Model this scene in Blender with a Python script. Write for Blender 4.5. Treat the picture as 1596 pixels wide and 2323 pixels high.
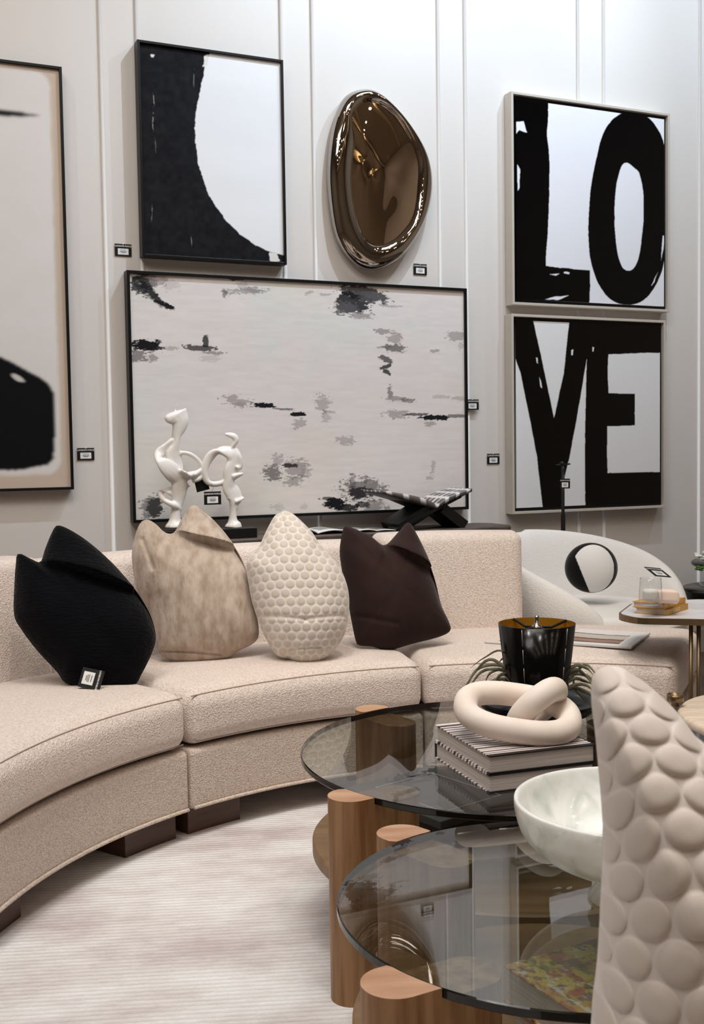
import bpy, math, random
import numpy as np
from math import sin, cos, pi, radians, tan, atan2, degrees, sqrt, floor
for _o in list(bpy.data.objects): bpy.data.objects.remove(_o, do_unlink=True)
S = bpy.context.scene; COL = S.collection
random.seed(3)
# ------------------------------------------------------------------ camera
F, PITCH, ROLL, YAW, CZ, IW, IH = 2500.0, .0558, -.0152, .4285, 1.2, 1596, 2323
_f = np.array([0, cos(PITCH), -sin(PITCH)]); _r = np.array([1., 0, 0]); _u = np.cross(_r, _f)
CR = cos(ROLL)*_r + sin(ROLL)*_u; CU = -sin(ROLL)*_r + cos(ROLL)*_u; CF = _f; CC = np.array([0, 0, CZ])
cam = bpy.data.cameras.new('camera'); camo = bpy.data.objects.new('camera', cam); COL.objects.link(camo)
cam.sensor_fit = 'HORIZONTAL'; cam.sensor_width = 36; cam.lens = F/IW*36; cam.clip_start = .05; cam.clip_end = 60
import mathutils
from mathutils import Vector, Matrix
M = Matrix(((CR[0], CU[0], -CF[0], 0), (CR[1], CU[1], -CF[1], 0), (CR[2], CU[2], -CF[2], CZ), (0, 0, 0, 1)))
camo.matrix_world = M; S.camera = camo
cam.dof.use_dof = True; cam.dof.focus_distance = 3.1; cam.dof.aperture_fstop = 20
# ------------------------------------------------------------------ wall frame of reference: T along the picture wall, D towards it
NV = np.array([-sin(YAW), cos(YAW), 0]); TV = np.array([cos(YAW), sin(YAW), 0])
def TD(t, d, z): return t*TV + d*NV + np.array([0, 0, z])
WD = 5.0
# ------------------------------------------------------------------ light and exposure
S.view_settings.view_transform = 'Standard'; S.view_settings.look = 'None'; S.view_settings.gamma = 1
S.view_settings.use_curve_mapping = False; S.view_settings.exposure = -0.36
wld = bpy.data.worlds.new('room_air'); S.world = wld; wld.use_nodes = True
wld.node_tree.nodes['Background'].inputs[0].default_value = (.9, .93, 1, 1)
wld.node_tree.nodes['Background'].inputs[1].default_value = .15
LG = 1.0
def lamp(kind, name, loc, aim, energy, color, **k):
    energy *= LG
    l = bpy.data.lights.new(name, kind); l.energy = energy; l.color = color
    for a, b in k.items(): setattr(l, a, b)
    o = bpy.data.objects.new(name, l); COL.objects.link(o); o.location = loc
    o.rotation_euler = (Vector(aim)-Vector(loc)).to_track_quat('-Z', 'Y').to_euler(); return o
COOL = (.64, .82, 1.0); WARM = (1.0, .92, .84); NEUT = (1, .98, .97)
# track spots washing the picture wall from above
for t, ta, e, c in [(-1.0, -.3, 120, WARM), (2.75, 2.1, 390, COOL), (4.1, 2.8, 300, COOL), (3.5, 4.3, 330, COOL), (5.6, 5.0, 180, COOL)]:
    lamp('SPOT', 'track_spot', TD(t, WD-1.5, 5.2), TD(ta, WD, 3.0), e, c, spot_size=radians(66), spot_blend=1.0, shadow_soft_size=.014)
# soft area lights added overhead as general fill, no visible fixtures
lamp('AREA', 'overhead_fill', (0.2, 1.8, 5.3), (0.2, 2.4, 0), 95, NEUT, shape='RECTANGLE', size=2.2, size_y=1.2)
lamp('AREA', 'overhead_fill', (-1.8, 0.2, 5.3), (-1.0, 2.2, 0), 66, NEUT, shape='RECTANGLE', size=1.6, size_y=1.2)
lamp('AREA', 'overhead_fill', (1.6, 4.0, 5.3), (1.2, 4.4, 0), 45, NEUT, shape='RECTANGLE', size=1.2, size_y=1.0)
# warm down-lights over the seating group
for (x, y), (ax, ay), e, wc_ in [((-.3, 2.2), (-.45, 3.9), 72, WARM), ((.7, 2.6), (.5, 4.1), 85, (1, .85, .70)), ((-1.1, 1.6), (-.6, 2.8), 70, NEUT), ((.7, .6), (.6, 1.8), 55, NEUT)]:
    lamp('SPOT', 'down_light', (x, y, 5.0), (ax, ay, .3), e*2.15, wc_, spot_size=radians(48), spot_blend=.8, shadow_soft_size=.06)

# ------------------------------------------------------------------ pixel helpers: rays of the photograph met with real planes
def ray(px, py): return CF + (px-IW/2)/F*CR - (py-IH/2)/F*CU
def U(px, py, z): d = ray(px, py); return CC + d*((z-CZ)/d[2])
def atY(px, py, Y): d = ray(px, py); return CC + d*(Y/d[1])
def onwall(px, py, D): d = ray(px, py); P = CC + d*(D/(d@NV)); return np.array([P@TV, P[2]])
def onplane(px, py, P0, n): d = ray(px, py); return CC + d*(((P0-CC)@n)/(d@n))
# ------------------------------------------------------------------ materials
def lin(c): return tuple(((v/255)/12.92 if v/255 <= .04045 else ((v/255+.055)/1.055)**2.4) for v in c)
MATS = {}
def mat(name, rgb=(200, 200, 200), rough=.6, metal=0, bump=None, var=None, spec=.5, coat=0, sheen=0, trans=0, subs=0, emit=None, attr=False, rattr=None):
    m = bpy.data.materials.new(name); m.use_nodes = True; nt = m.node_tree; b = nt.nodes['Principled BSDF']; MATS[name] = m
    b.inputs['Base Color'].default_value = (*lin(rgb), 1); b.inputs['Roughness'].default_value = rough; b.inputs['Metallic'].default_value = metal
    b.inputs['Specular IOR Level'].default_value = spec; b.inputs['Coat Weight'].default_value = coat; b.inputs['Coat Roughness'].default_value = .05
    b.inputs['Sheen Weight'].default_value = sheen; b.inputs['Transmission Weight'].default_value = trans; b.inputs['Sheen Roughness'].default_value = .4
    if subs: b.inputs['Subsurface Weight'].default_value = subs; b.inputs['Subsurface Radius'].default_value = (.05, .05, .05); b.inputs['Subsurface Scale'].default_value = .5
    L = nt.links.new
    tc = nt.nodes.new('ShaderNodeTexCoord')
    def noise(scale, detail=3, stretch=(1, 1, 1), rot=(0, 0, 0), rough=.5):
        mp = nt.nodes.new('ShaderNodeMapping'); mp.inputs['Scale'].default_value = stretch; mp.inputs['Rotation'].default_value = rot
        L(tc.outputs['Object'], mp.inputs['Vector'])
        n = nt.nodes.new('ShaderNodeTexNoise'); n.inputs['Scale'].default_value = scale; n.inputs['Detail'].default_value = detail; n.inputs['Roughness'].default_value = rough
        L(mp.outputs[0], n.inputs['Vector']); return n
    if attr:
        a = nt.nodes.new('ShaderNodeAttribute'); a.attribute_name = 'Col'; L(a.outputs['Color'], b.inputs['Base Color'])
        if rattr:
            mr = nt.nodes.new('ShaderNodeMapRange'); mr.inputs[1].default_value = .02; mr.inputs[2].default_value = .4; mr.inputs[3].default_value = rattr[0]; mr.inputs[4].default_value = rattr[1]
            L(a.outputs['Color'], mr.inputs[0]); L(mr.outputs[0], b.inputs['Roughness'])
    if var:   # (rgb2, scale, lo, hi, stretch[, rot])
        n = noise(var[1], 4, var[4], var[5] if len(var) > 5 else (0, 0, 0)); cr = nt.nodes.new('ShaderNodeValToRGB')
        cr.color_ramp.elements[0].position = var[2]; cr.color_ramp.elements[1].position = var[3]
        cr.color_ramp.elements[0].color = (*lin(rgb), 1); cr.color_ramp.elements[1].color = (*lin(var[0]), 1)
        L(n.outputs[0], cr.inputs[0]); L(cr.outputs[0], b.inputs['Base Color'])
    if bump:  # (type, scale, strength, distance, stretch)
        if bump[0] == 'noise': n = noise(bump[1], 3, bump[4]); out = n.outputs[0]
        else:
            mp = nt.nodes.new('ShaderNodeMapping'); mp.inputs['Scale'].default_value = bump[4]; L(tc.outputs['Object'], mp.inputs['Vector'])
            n = nt.nodes.new('ShaderNodeTexVoronoi'); n.inputs['Scale'].default_value = bump[1]; L(mp.outputs[0], n.inputs['Vector']); out = n.outputs['Distance']
        bp = nt.nodes.new('ShaderNodeBump'); bp.inputs['Strength'].default_value = bump[2]; bp.inputs['Distance'].default_value = bump[3]
        L(out, bp.inputs['Height']); L(bp.outputs[0], b.inputs['Normal'])
    if emit: b.inputs['Emission Color'].default_value = (*lin(rgb), 1); b.inputs['Emission Strength'].default_value = emit
    return m
def glassmat(name, tint, rough=0.0, boost=1.0):
    m = bpy.data.materials.new(name); m.use_nodes = True; nt = m.node_tree; nt.nodes.clear(); L = nt.links.new
    out = nt.nodes.new('ShaderNodeOutputMaterial'); mx = nt.nodes.new('ShaderNodeMixShader'); tr = nt.nodes.new('ShaderNodeBsdfTransparent'); gl = nt.nodes.new('ShaderNodeBsdfGlossy')
    tr.inputs[0].default_value = (*tint, 1); gl.inputs['Roughness'].default_value = rough
    fr = nt.nodes.new('ShaderNodeFresnel'); ge = nt.nodes.new('ShaderNodeNewGeometry'); mr = nt.nodes.new('ShaderNodeMapRange')
    mr.inputs[3].default_value = 1.52*boost; mr.inputs[4].default_value = 1/(1.52*boost)
    L(ge.outputs['Backfacing'], mr.inputs[0]); L(mr.outputs[0], fr.inputs['IOR']); L(fr.outputs[0], mx.inputs[0])
    L(tr.outputs[0], mx.inputs[1]); L(gl.outputs[0], mx.inputs[2]); L(mx.outputs[0], out.inputs[0]); MATS[name] = m; return m
m_wall = mat('wall_paint', (214, 208, 203), .55, bump=('noise', 300, .05, .001, (1, 1, 1)))
m_trim = mat('trim_paint', (216, 211, 207), .45)
m_ceil = mat('ceiling_paint', (172, 162, 150), .8)
m_rear = mat('rear_wall_paint', (134, 122, 110), .8)
m_beam = mat('beam_paint', (206, 188, 156), .6)
m_floor = mat('oak_floor', (120, 100, 84), .4, var=((95, 78, 64), 6, .35, .65, (1, 14, 1)))
m_boucle = mat('boucle_cream', (230, 217, 208), .95, bump=('voronoi', 200, .6, .0035, (1, 1, 1)), var=((208, 193, 184), 150, .42, .64, (1, 1, 1)), spec=.15, sheen=.25)
m_base = mat('boucle_base', (214, 199, 188), .95, bump=('voronoi', 220, .6, .0035, (1, 1, 1)), var=((190, 173, 160), 160, .42, .64, (1, 1, 1)), spec=.15, sheen=.2)
m_seam = mat('seam_welt', (168, 148, 136), .9)
m_white_b = mat('boucle_white', (226, 224, 222), .95, bump=('noise', 110, .6, .004, (1, 1, 1)), spec=.15, sheen=.3)
m_dark_leg = mat('walnut_plinth', (88, 58, 44), .45, var=((64, 40, 30), 8, .3, .7, (1, 1, 8)))
m_oak = mat('oak_leg', (168, 130, 90), .5, var=((126, 86, 54), 16, .32, .66, (3.2, 3.2, .22)), bump=('noise', 60, .15, .001, (2, 2, .1)))
m_oak_top = mat('oak_end_grain', (188, 152, 122), .5, var=((166, 122, 92), 12, .35, .65, (.5, 3, 1)))
m_shelf = mat('oak_shelf', (148, 116, 84), .5, var=((124, 94, 64), 10, .3, .7, (.3, 3, 1)))
m_glass = glassmat('smoked_glass', (.80, .83, .81), 0, 1.22)
m_gedge = mat('glass_edge', (8, 12, 12), .12)
m_clear = glassmat('clear_glass', (.985, .99, .99))
m_black = mat('black_lacquer', (5, 5, 6), .16, spec=.2)
m_blackm = mat('black_matt', (10, 10, 11), .5, spec=.35)
m_frame_b = mat('black_frame', (9, 9, 10), .4, spec=.3)
m_frame_s = mat('champagne_frame', (206, 197, 186), .4, metal=.2)
m_gold = mat('gold_lining', (196, 140, 40), .35, metal=.7)
m_brass = mat('antique_brass', (128, 108, 84), .32, metal=.85)
m_bronze = mat('bronze_mirror', (206, 186, 164), .015, metal=1)
m_chrome = mat('smoked_chrome', (176, 168, 160), .02, metal=1)
m_wood_d = mat('weathered_wood', (92, 76, 66), .55, var=((62, 50, 44), 12, .35, .65, (1, 1, 1)))
m_sculpt = mat('bone_resin', (232, 226, 220), .35, subs=.05)
m_link = mat('travertine_link', (230, 219, 209), .6, var=((222, 206, 194), 12, .4, .7, (1, 1, 1)), bump=('noise', 150, .15, .001, (1, 1, 1)), subs=.04)
m_paper = mat('paper_pages', (214, 204, 200), .8, var=((186, 176, 172), 3, .4, .6, (1, 1, 160)))
m_white = mat('white_print', (232, 232, 232), .5)
m_ink = mat('grey_ink', (96, 96, 98), .6)
m_brown = mat('brown_velvet', (52, 37, 34), .85, spec=.12, sheen=.15, var=((40, 28, 26), 5, .35, .65, (1, 1, 1)))
m_navy = mat('black_textured_cloth', (6, 7, 12), .95, spec=.1, sheen=.12, bump=('noise', 55, .9, .006, (.7, 1, 3.2)))
m_taupe = mat('distressed_velvet', (196, 181, 168), .8, spec=.2, sheen=.3, bump=('noise', 45, .8, .005, (2.2, 1, .8)), var=((164, 146, 130), 20, .34, .66, (1.8, 1, .7)))
m_attr = mat('painted_canvas', (200, 200, 200), .8, spec=.12, attr=True, bump=('noise', 90, .15, .001, (1, 1, 2)))
m_gloss = mat('enamel_canvas', (200, 200, 200), .5, spec=.22, attr=True, rattr=(.10, .6))
m_cover = mat('printed_cover', (200, 200, 200), .35, attr=True)
m_dots = mat('dot_velvet', (226, 218, 204), .9, attr=True, spec=.15, sheen=.3)
m_bub = mat('bubble_velvet', (208, 196, 188), .9, attr=True, spec=.12, sheen=.35)
m_leaf = mat('air_plant_leaf', (134, 130, 108), .7, var=((88, 90, 70), 30, .4, .6, (1, 1, 1)))
m_yellow = mat('yellow_cover', (200, 150, 50), .45)
m_marble = mat('white_marble', (218, 218, 222), .25, var=((176, 180, 190), 6, .5, .75, (1, 1, 1)))
m_cream = mat('cream_stone', (222, 206, 188), .5, var=((206, 188, 168), 9, .4, .6, (1, 6, 1)))
m_soap = mat('pink_stone', (238, 216, 204), .4, subs=.1)
m_green = mat('stem_green', (80, 120, 50), .6); m_petal = mat('white_petal', (240, 242, 236), .6)
def alab():
    m = mat('alabaster', (236, 238, 230), .18, subs=.0, coat=.3); nt = m.node_tree; b = nt.nodes['Principled BSDF']; L = nt.links.new
    b.inputs['Subsurface Weight'].default_value = .35; b.inputs['Subsurface Radius'].default_value = (.06, .06, .055); b.inputs['Subsurface Scale'].default_value = .6
    tc = nt.nodes.new('ShaderNodeTexCoord'); n = nt.nodes.new('ShaderNodeTexNoise'); n.inputs['Scale'].default_value = 9; n.inputs['Detail'].default_value = 6; n.inputs['Distortion'].default_value = 1.6
    cr = nt.nodes.new('ShaderNodeValToRGB'); e = cr.color_ramp.elements; e[0].position = .32; e[1].position = .66
    e[0].color = (*lin((206, 212, 206)), 1); e[1].color = (*lin((252, 253, 251)), 1)
    x = e.new(.48); x.color = (*lin((240, 243, 238)), 1)
    L(tc.outputs['Object'], n.inputs['Vector']); L(n.outputs[0], cr.inputs[0]); L(cr.outputs[0], b.inputs['Base Color']); return m
m_alab = alab()
def rugmat():
    m = mat('rug_pile', (210, 205, 202), .95, spec=.1, sheen=.3); nt = m.node_tree; b = nt.nodes['Principled BSDF']; L = nt.links.new
    tc = nt.nodes.new('ShaderNodeTexCoord'); mp = nt.nodes.new('ShaderNodeMapping'); mp.inputs['Rotation'].default_value = (0, 0, radians(-5)); L(tc.outputs['Object'], mp.inputs[0])
    wv = nt.nodes.new('ShaderNodeTexWave'); wv.bands_direction = 'Y'; wv.inputs['Scale'].default_value = 17; wv.inputs['Distortion'].default_value = 1.6; wv.inputs['Detail'].default_value = 3; wv.inputs['Detail Scale'].default_value = 6
    L(mp.outputs[0], wv.inputs['Vector'])
    mp2 = nt.nodes.new('ShaderNodeMapping'); mp2.inputs['Scale'].default_value = (.8, 1.7, 1); L(mp.outputs[0], mp2.inputs[0])
    n = nt.nodes.new('ShaderNodeTexNoise'); n.inputs['Scale'].default_value = 2.3; n.inputs['Detail'].default_value = 9; n.inputs['Roughness'].default_value = .68; L(mp2.outputs[0], n.inputs['Vector'])
    cr = nt.nodes.new('ShaderNodeValToRGB'); e = cr.color_ramp.elements; e[0].position = .38; e[1].position = .62
    e[0].color = (*lin((194, 184, 184)), 1); e[1].color = (*lin((232, 232, 232)), 1); x = e.new(.5); x.color = (*lin((216, 211, 210)), 1)
    L(n.outputs[0], cr.inputs[0])
    mx = nt.nodes.new('ShaderNodeMixRGB'); mx.blend_type = 'MULTIPLY'; mx.inputs[0].default_value = .11
    L(cr.outputs[0], mx.inputs[1]); L(wv.outputs[0], mx.inputs[2]); L(mx.outputs[0], b.inputs['Base Color'])
    bp = nt.nodes.new('ShaderNodeBump'); bp.inputs['Strength'].default_value = .5; bp.inputs['Distance'].default_value = .004; L(wv.outputs[0], bp.inputs['Height']); L(bp.outputs[0], b.inputs['Normal'])
    return m
m_rug = rugmat()

# ------------------------------------------------------------------ mesh helpers
ORI = {}
def thing(name, loc, label, cat, group=None):
    o = bpy.data.objects.new(name, None); COL.objects.link(o); o.location = loc; o.empty_display_size = .05; ORI[o.name] = np.array(loc, float)
    o['label'] = label; o['category'] = cat
    if group: o['group'] = group
    return o
def tag(o, label, cat, group=None):
    o['label'] = label; o['category'] = cat
    if group: o['group'] = group
    return o
def mk(name, V, Fc, m, parent=None, smooth=True, mats=None, midx=None, col=None, label=None):
    V = np.asarray(V, float)
    if parent is not None: org = ORI[parent.name]
    else: org = np.array([(V[:, 0].min()+V[:, 0].max())/2, (V[:, 1].min()+V[:, 1].max())/2, V[:, 2].min()])
    me = bpy.data.meshes.new(name); me.from_pydata((V-org).tolist(), [], Fc if isinstance(Fc, list) else Fc.tolist())
    me.materials.append(m)
    for x in (mats or []): me.materials.append(x)
    if midx is not None: me.polygons.foreach_set('material_index', midx)
    me.polygons.foreach_set('use_smooth', [bool(smooth)]*len(me.polygons))
    if col is not None:
        a = me.color_attributes.new('Col', 'FLOAT_COLOR', 'POINT'); c = np.ones((len(V), 4), np.float32); c[:, :3] = col; a.data.foreach_set('color', c.ravel())
    me.update()
    o = bpy.data.objects.new(name, me); COL.objects.link(o)
    if parent is not None: o.parent = parent
    else: o.location = org
    ORI[o.name] = org
    if label: o['label'] = label
    return o
def struct(name, V, Fc, m, **k):
    o = mk(name, V, Fc, m, **k); o['kind'] = 'structure'; return o
def bevel(o, w, n=3):
    b = o.modifiers.new('bevel', 'BEVEL'); b.width = w; b.segments = n; b.limit_method = 'ANGLE'; b.angle_limit = radians(40); return o
BF = [[0, 3, 2, 1], [4, 5, 6, 7], [0, 1, 5, 4], [1, 2, 6, 5], [2, 3, 7, 6], [3, 0, 4, 7]]
def boxv(o, a, b, c, lo, hi):
    """box in the frame o + a*x + b*y + c*z"""
    o, a, b, c = map(np.array, (o, a, b, c)); V = []
    for z in (lo[2], hi[2]):
        for x, y in ((lo[0], lo[1]), (hi[0], lo[1]), (hi[0], hi[1]), (lo[0], hi[1])): V.append(o+a*x+b*y+c*z)
    return V
EX, EY, EZ = np.eye(3)
def wbox(t0, t1, d0, d1, z0, z1): return boxv((0, 0, 0), TV, NV, EZ, (t0, d0, z0), (t1, d1, z1))
def join(*parts):
    V = []; Fc = []
    for v, f in parts:
        n = len(V); V += [np.array(p) for p in v]; Fc += [[i+n for i in q] for q in (f if isinstance(f, list) else f.tolist())]
    return np.array(V), Fc
def prism(poly, z0, z1):
    n = len(poly); V = [(p[0], p[1], z0) for p in poly]+[(p[0], p[1], z1) for p in poly]
    return V, [list(range(n))[::-1], list(range(n, 2*n))]+[[i, (i+1) % n, n+(i+1) % n, n+i] for i in range(n)]
def lathe(prof, c, n=64, close=False):
    V = []; Fc = []; m = len(prof)
    for i in range(n):
        a = 2*pi*i/n
        for r, z in prof: V.append((c[0]+r*cos(a), c[1]+r*sin(a), z))
    for i in range(n):
        for j in range(m if close else m-1): Fc.append([i*m+j, ((i+1) % n)*m+j, ((i+1) % n)*m+(j+1) % m, i*m+(j+1) % m])
    return np.array(V), Fc
def sweep(path, ra, rb=None, n=14, up=None, closed=False, twist=None, caps=True):
    """elliptical tube along path; ra (along side) and rb (along normal) per point"""
    P = np.array(path, float); k = len(P); ra = np.broadcast_to(ra, (k,)); rb = ra if rb is None else np.broadcast_to(rb, (k,))
    T = np.roll(P, -1, 0)-np.roll(P, 1, 0) if closed else np.gradient(P, axis=0)
    T /= np.linalg.norm(T, axis=1)[:, None]
    V = []; prev = np.array(up if up is not None else (0, 0, 1.)) + 1e-3
    for i in range(k):
        s = prev - T[i]*(prev@T[i]); s /= np.linalg.norm(s)
        if up is None: prev = s
        w = np.cross(T[i], s)
        tw = 0 if twist is None else twist[i]
        for j in range(n):
            a = 2*pi*j/n; x, y = ra[i]*cos(a), rb[i]*sin(a)
            s2 = s*cos(tw)+w*sin(tw); w2 = -s*sin(tw)+w*cos(tw)
            V.append(P[i]+s2*x+w2*y)
    Fc = []
    for i in range(k if closed else k-1):
        for j in range(n): Fc.append([i*n+j, i*n+(j+1) % n, ((i+1) % k)*n+(j+1) % n, ((i+1) % k)*n+j])
    if not closed and caps: Fc.append(list(range(n))[::-1]); Fc.append([(k-1)*n+j for j in range(n)])
    return np.array(V), Fc
def cr_spline(pts, per=8, closed=False):
    P = [np.array(p, float) for p in pts]; n = len(P); out = []
    for i in range(n if closed else n-1):
        p0 = P[(i-1) % n] if closed or i > 0 else P[0]; p1 = P[i]; p2 = P[(i+1) % n]; p3 = P[(i+2) % n] if closed or i+2 < n else P[-1]
        for j in range(per):
            t = j/per; out.append(.5*((2*p1)+(p2-p0)*t+(2*p0-5*p1+4*p2-p3)*t*t+(3*p1-p0-3*p2+p3)*t**3))
    if not closed: out.append(P[-1])
    return np.array(out)
def axis(h, r, n, k=5):
    a = [-h+r-r*tan(pi/4*(1-i/k)) for i in range(k)]; mid = list(np.linspace(-(h-r), h-r, n+1)); return np.array(a+mid+[-x for x in a[::-1]])
def rbox(hx, hy, hz, r, n=(8, 8, 2), k=5):
    """rounded box, dense enough to bend; returns local verts and faces"""
    ax = [axis(hx, r, n[0], k), axis(hy, r, n[1], k), axis(hz, r, n[2], k)]; H = np.array([hx, hy, hz]); idx = {}; V = []; Fc = []
    def vid(p):
        key = tuple(np.round(p, 6))
        if key not in idx:
            inner = np.clip(p, -(H-r), H-r); d = np.array(p)-inner; L = np.linalg.norm(d)
            idx[key] = len(V); V.append(inner+d/L*r if L > 0 else np.array(p))
        return idx[key]
    for a in range(3):
        b, c = (a+1) % 3, (a+2) % 3
        for s in (-1, 1):
            for i in range(len(ax[b])-1):
                for j in range(len(ax[c])-1):
                    q = []
                    for u, v in ((i, j), (i+1, j), (i+1, j+1), (i, j+1)):
                        p = np.zeros(3); p[a] = s*H[a]; p[b] = ax[b][u]; p[c] = ax[c][v]; q.append(vid(p))
                    Fc.append(q if s > 0 else q[::-1])
    return np.array(V), Fc
# numpy noise
_rng = np.random.RandomState(7); _NZ = _rng.rand(256, 256)
def vnoise(x, y):
    xi = np.floor(x).astype(int); yi = np.floor(y).astype(int); fx = x-xi; fy = y-yi; fx = fx*fx*(3-2*fx); fy = fy*fy*(3-2*fy)
    g = lambda a, b: _NZ[a & 255, b & 255]
    return (g(xi, yi)*(1-fx)+g(xi+1, yi)*fx)*(1-fy)+(g(xi, yi+1)*(1-fx)+g(xi+1, yi+1)*fx)*fy
def fbm(x, y, o=4, g=.5):
    s = 0; a = 1; t = 0
    for i in range(o): s = s+a*vnoise(x*2**i+17*i, y*2**i+5*i); t += a; a *= g
    return s/t
def sm(a, b, x): t = np.clip((x-a)/(b-a), 0, 1); return t*t*(3-2*t)
def pmask(X, Y, poly):
    ins = np.zeros(X.shape, bool); n = len(poly)
    for i in range(n):
        x0, y0 = poly[i]; x1, y1 = poly[(i+1) % n]
        if y0 == y1: continue
        c = ((y0 > Y) != (y1 > Y)) & (X < (x1-x0)*(Y-y0)/(y1-y0)+x0); ins ^= c
    return ins.astype(float)
def blur(a, k=1):
    for _ in range(k):
        b = np.pad(a, 1, mode='edge'); a = (b[1:-1, 1:-1]*4+b[:-2, 1:-1]*2+b[2:, 1:-1]*2+b[1:-1, :-2]*2+b[1:-1, 2:]*2+b[:-2, :-2]+b[2:, 2:]+b[:-2, 2:]+b[2:, :-2])/16
    return a
def linarr(c): c = np.asarray(c, float)/255; return np.where(c <= .04045, c/12.92, ((c+.055)/1.055)**2.4)
def mixc(a, b, m): return a*(1-m[..., None])+np.array(b, float)*m[..., None]
def gridface(nx, ny):
    i = np.arange(nx-1)[None, :]+np.arange(ny-1)[:, None]*nx; i = i.ravel()
    return np.stack([i, i+1, i+1+nx, i+nx], 1)

# ------------------------------------------------------------------ room
T0, T1, D0, D1, ZC = -4.2, 7.6, -4.5, WD, 5.6
def wallbox(name, t0, t1, d0, d1, z0, z1, m): return struct(name, wbox(t0, t1, d0, d1, z0, z1), BF, m, smooth=False)
wallbox('floor', T0-.15, T1+.15, D0-.15, D1+.15, -.1, -.012, m_floor)
wallbox('ceiling', T0-.15, T1+.15, D0-.15, D1+.15, ZC, ZC+.1, m_ceil)
wallbox('wall_back', T0, T1, D1, D1+.15, -.012, ZC, m_wall)
wallbox('wall_front', T0, T1, D0-.15, D0, -.012, ZC, m_rear)
wallbox('wall_left', T0-.15, T0, D0, D1, -.012, ZC, m_rear)
wallbox('wall_right', T1, T1+.15, D0, D1, -.012, ZC, m_wall)
for i, t in enumerate([-.62, -.46, .235, .395, 1.09, 1.255, 1.95, 2.11, 2.80, 2.957, 3.66, 3.83, 4.505, 4.67, 5.36, 5.52]):
    V = []; n = 7
    for z in (.12, ZC):
        for j in range(n): a = pi*j/(n-1); V.append(TD(t+.010*cos(a), WD+.001-.011*sin(a)**.7, z))
    struct('trim_%d' % (i+1), V, [[j, j+1, n+j+1, n+j] for j in range(n-1)]+[list(range(n)), list(range(n, 2*n))[::-1]], m_trim, smooth=True)
struct('baseboard_back', wbox(T0, T1, D1-.018, D1, -.012, .12), BF, m_trim, smooth=False)
tag(mk('area_rug', prism([(-1.75, .3), (2.3, .3), (2.3, 4.30), (-1.75, 4.30)], -.012, 0)[0], prism([(0, 0)]*4, 0, 1)[1], m_rug, smooth=False), 'large pale streaky low pile area rug under the sofa and glass tables', 'rug')

for i, (t0_, d0_, t1_, d1_, w_) in enumerate([(-4, -3.6, 7.4, -3.2, .3), (-3, 3.6, 5, -4.2, .16), (0, 4.5, 7, -1.5, .14), (-4, .2, 7.4, .9, .22), (1.2, -4.3, 2.2, 4.6, .18), (4.4, -4.3, 3.4, 4.6, .12)]):
    a = TD(t0_, d0_, 0)[:2]; b = TD(t1_, d1_, 0)[:2]; e = (b-a)/np.linalg.norm(b-a); pn = np.array([-e[1], e[0]])*w_/2
    V, Fc = prism([a-pn, b-pn, b+pn, a+pn], ZC-.30+.03*i, ZC-.12+.02*i); struct('ceiling_beam_%d' % (i+1), V, Fc, m_beam, smooth=False)
# recessed lamps in the ceiling (they show as sparkles in the bronze mirror)
_first = None
for i, (t, d) in enumerate([(t, d) for d in (-3.9, -3, -2.1, -1.2, -.3, .6, 1.5, 2.4) for t in (-2.5, -1, .5, 2, 3.5, 5)]):
    p = TD(t, d, ZC)
    if _first is None:
        r = thing('ceiling_light', p, 'small round recessed spotlight in the dark ceiling', 'ceiling light', 'recessed ceiling spotlights')
        V, Fc = lathe([(.095, ZC-.003), (.105, ZC-.012), (.075, ZC-.012), (.075, ZC-.003)], p, 24, True); a = mk('trim_ring', V, Fc, m_trim, r)
        V, Fc = lathe([(.0005, ZC-.006), (.075, ZC-.006)], p, 24); b = mk('lens', V, Fc, mat('lamp_lens', (255, 240, 215), emit=90), r)
        _first = (r, a, b)
    else:
        r = _first[0].copy(); COL.objects.link(r); r.location = p
        for ch in _first[1:]: c = ch.copy(); COL.objects.link(c); c.parent = r

# ------------------------------------------------------------------ pictures on the wall
def framed(name, label, t0, t1, z0, z1, depth, fw, fm, canvas, cm, nx, ny, cat='painting', slip=.0, ft=.0):
    """canvas(X,Z) -> rgb in linear; X,Z wall coordinates"""
    D = WD-depth
    r = thing(name, TD((t0+t1)/2, D, z0), label, cat, None)
    # hollow box frame
    parts = []
    for a in ((t0, t0+fw, z0, z1), (t1-fw, t1, z0, z1), (t0+fw, t1-fw, z0, z0+fw), (t0+fw, t1-fw, z1-fw, z1)):
        parts.append((wbox(a[0], a[1], D, WD-.004, a[2], a[3]), BF))
    V, Fc = join(*parts); bevel(mk('frame', V, Fc, fm, r, smooth=False), .0015, 2)
    g = fw+slip
    if slip: mk('inner_lip', wbox(t0+fw, t1-fw, D+.022, WD-.006, z0+fw, z1-fw), BF, m_blackm, r, smooth=False, label='black recessed lip between frame and canvas')
    xs = np.linspace(t0+g, t1-g, nx); zs = np.linspace(z0+g, z1-g, ny); X, Z = np.meshgrid(xs, zs)
    C = canvas(X, Z).reshape(-1, 3)
    dd = D+.012
    P = X.ravel()[:, None]*TV + (dd)*NV + Z.ravel()[:, None]*EZ
    n = len(P); ring = [0, nx-1, nx*ny-1, nx*(ny-1)]
    back = P[ring] + NV*(WD-.008-dd) if not slip else P[ring]+NV*.012
    V = np.vstack([P, back]); Fc = gridface(nx, ny).tolist()
    for i in range(4): j = (i+1) % 4; Fc.append([ring[j], ring[i], n+i, n+j])
    Fc.append([n+3, n+2, n+1, n])
    mk('canvas', V, Fc, cm, r, smooth=False, col=np.vstack([C, C[ring]]))
    return r
def PW(pts, D): return [tuple(onwall(x, y, D)) for x, y in pts]
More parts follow.
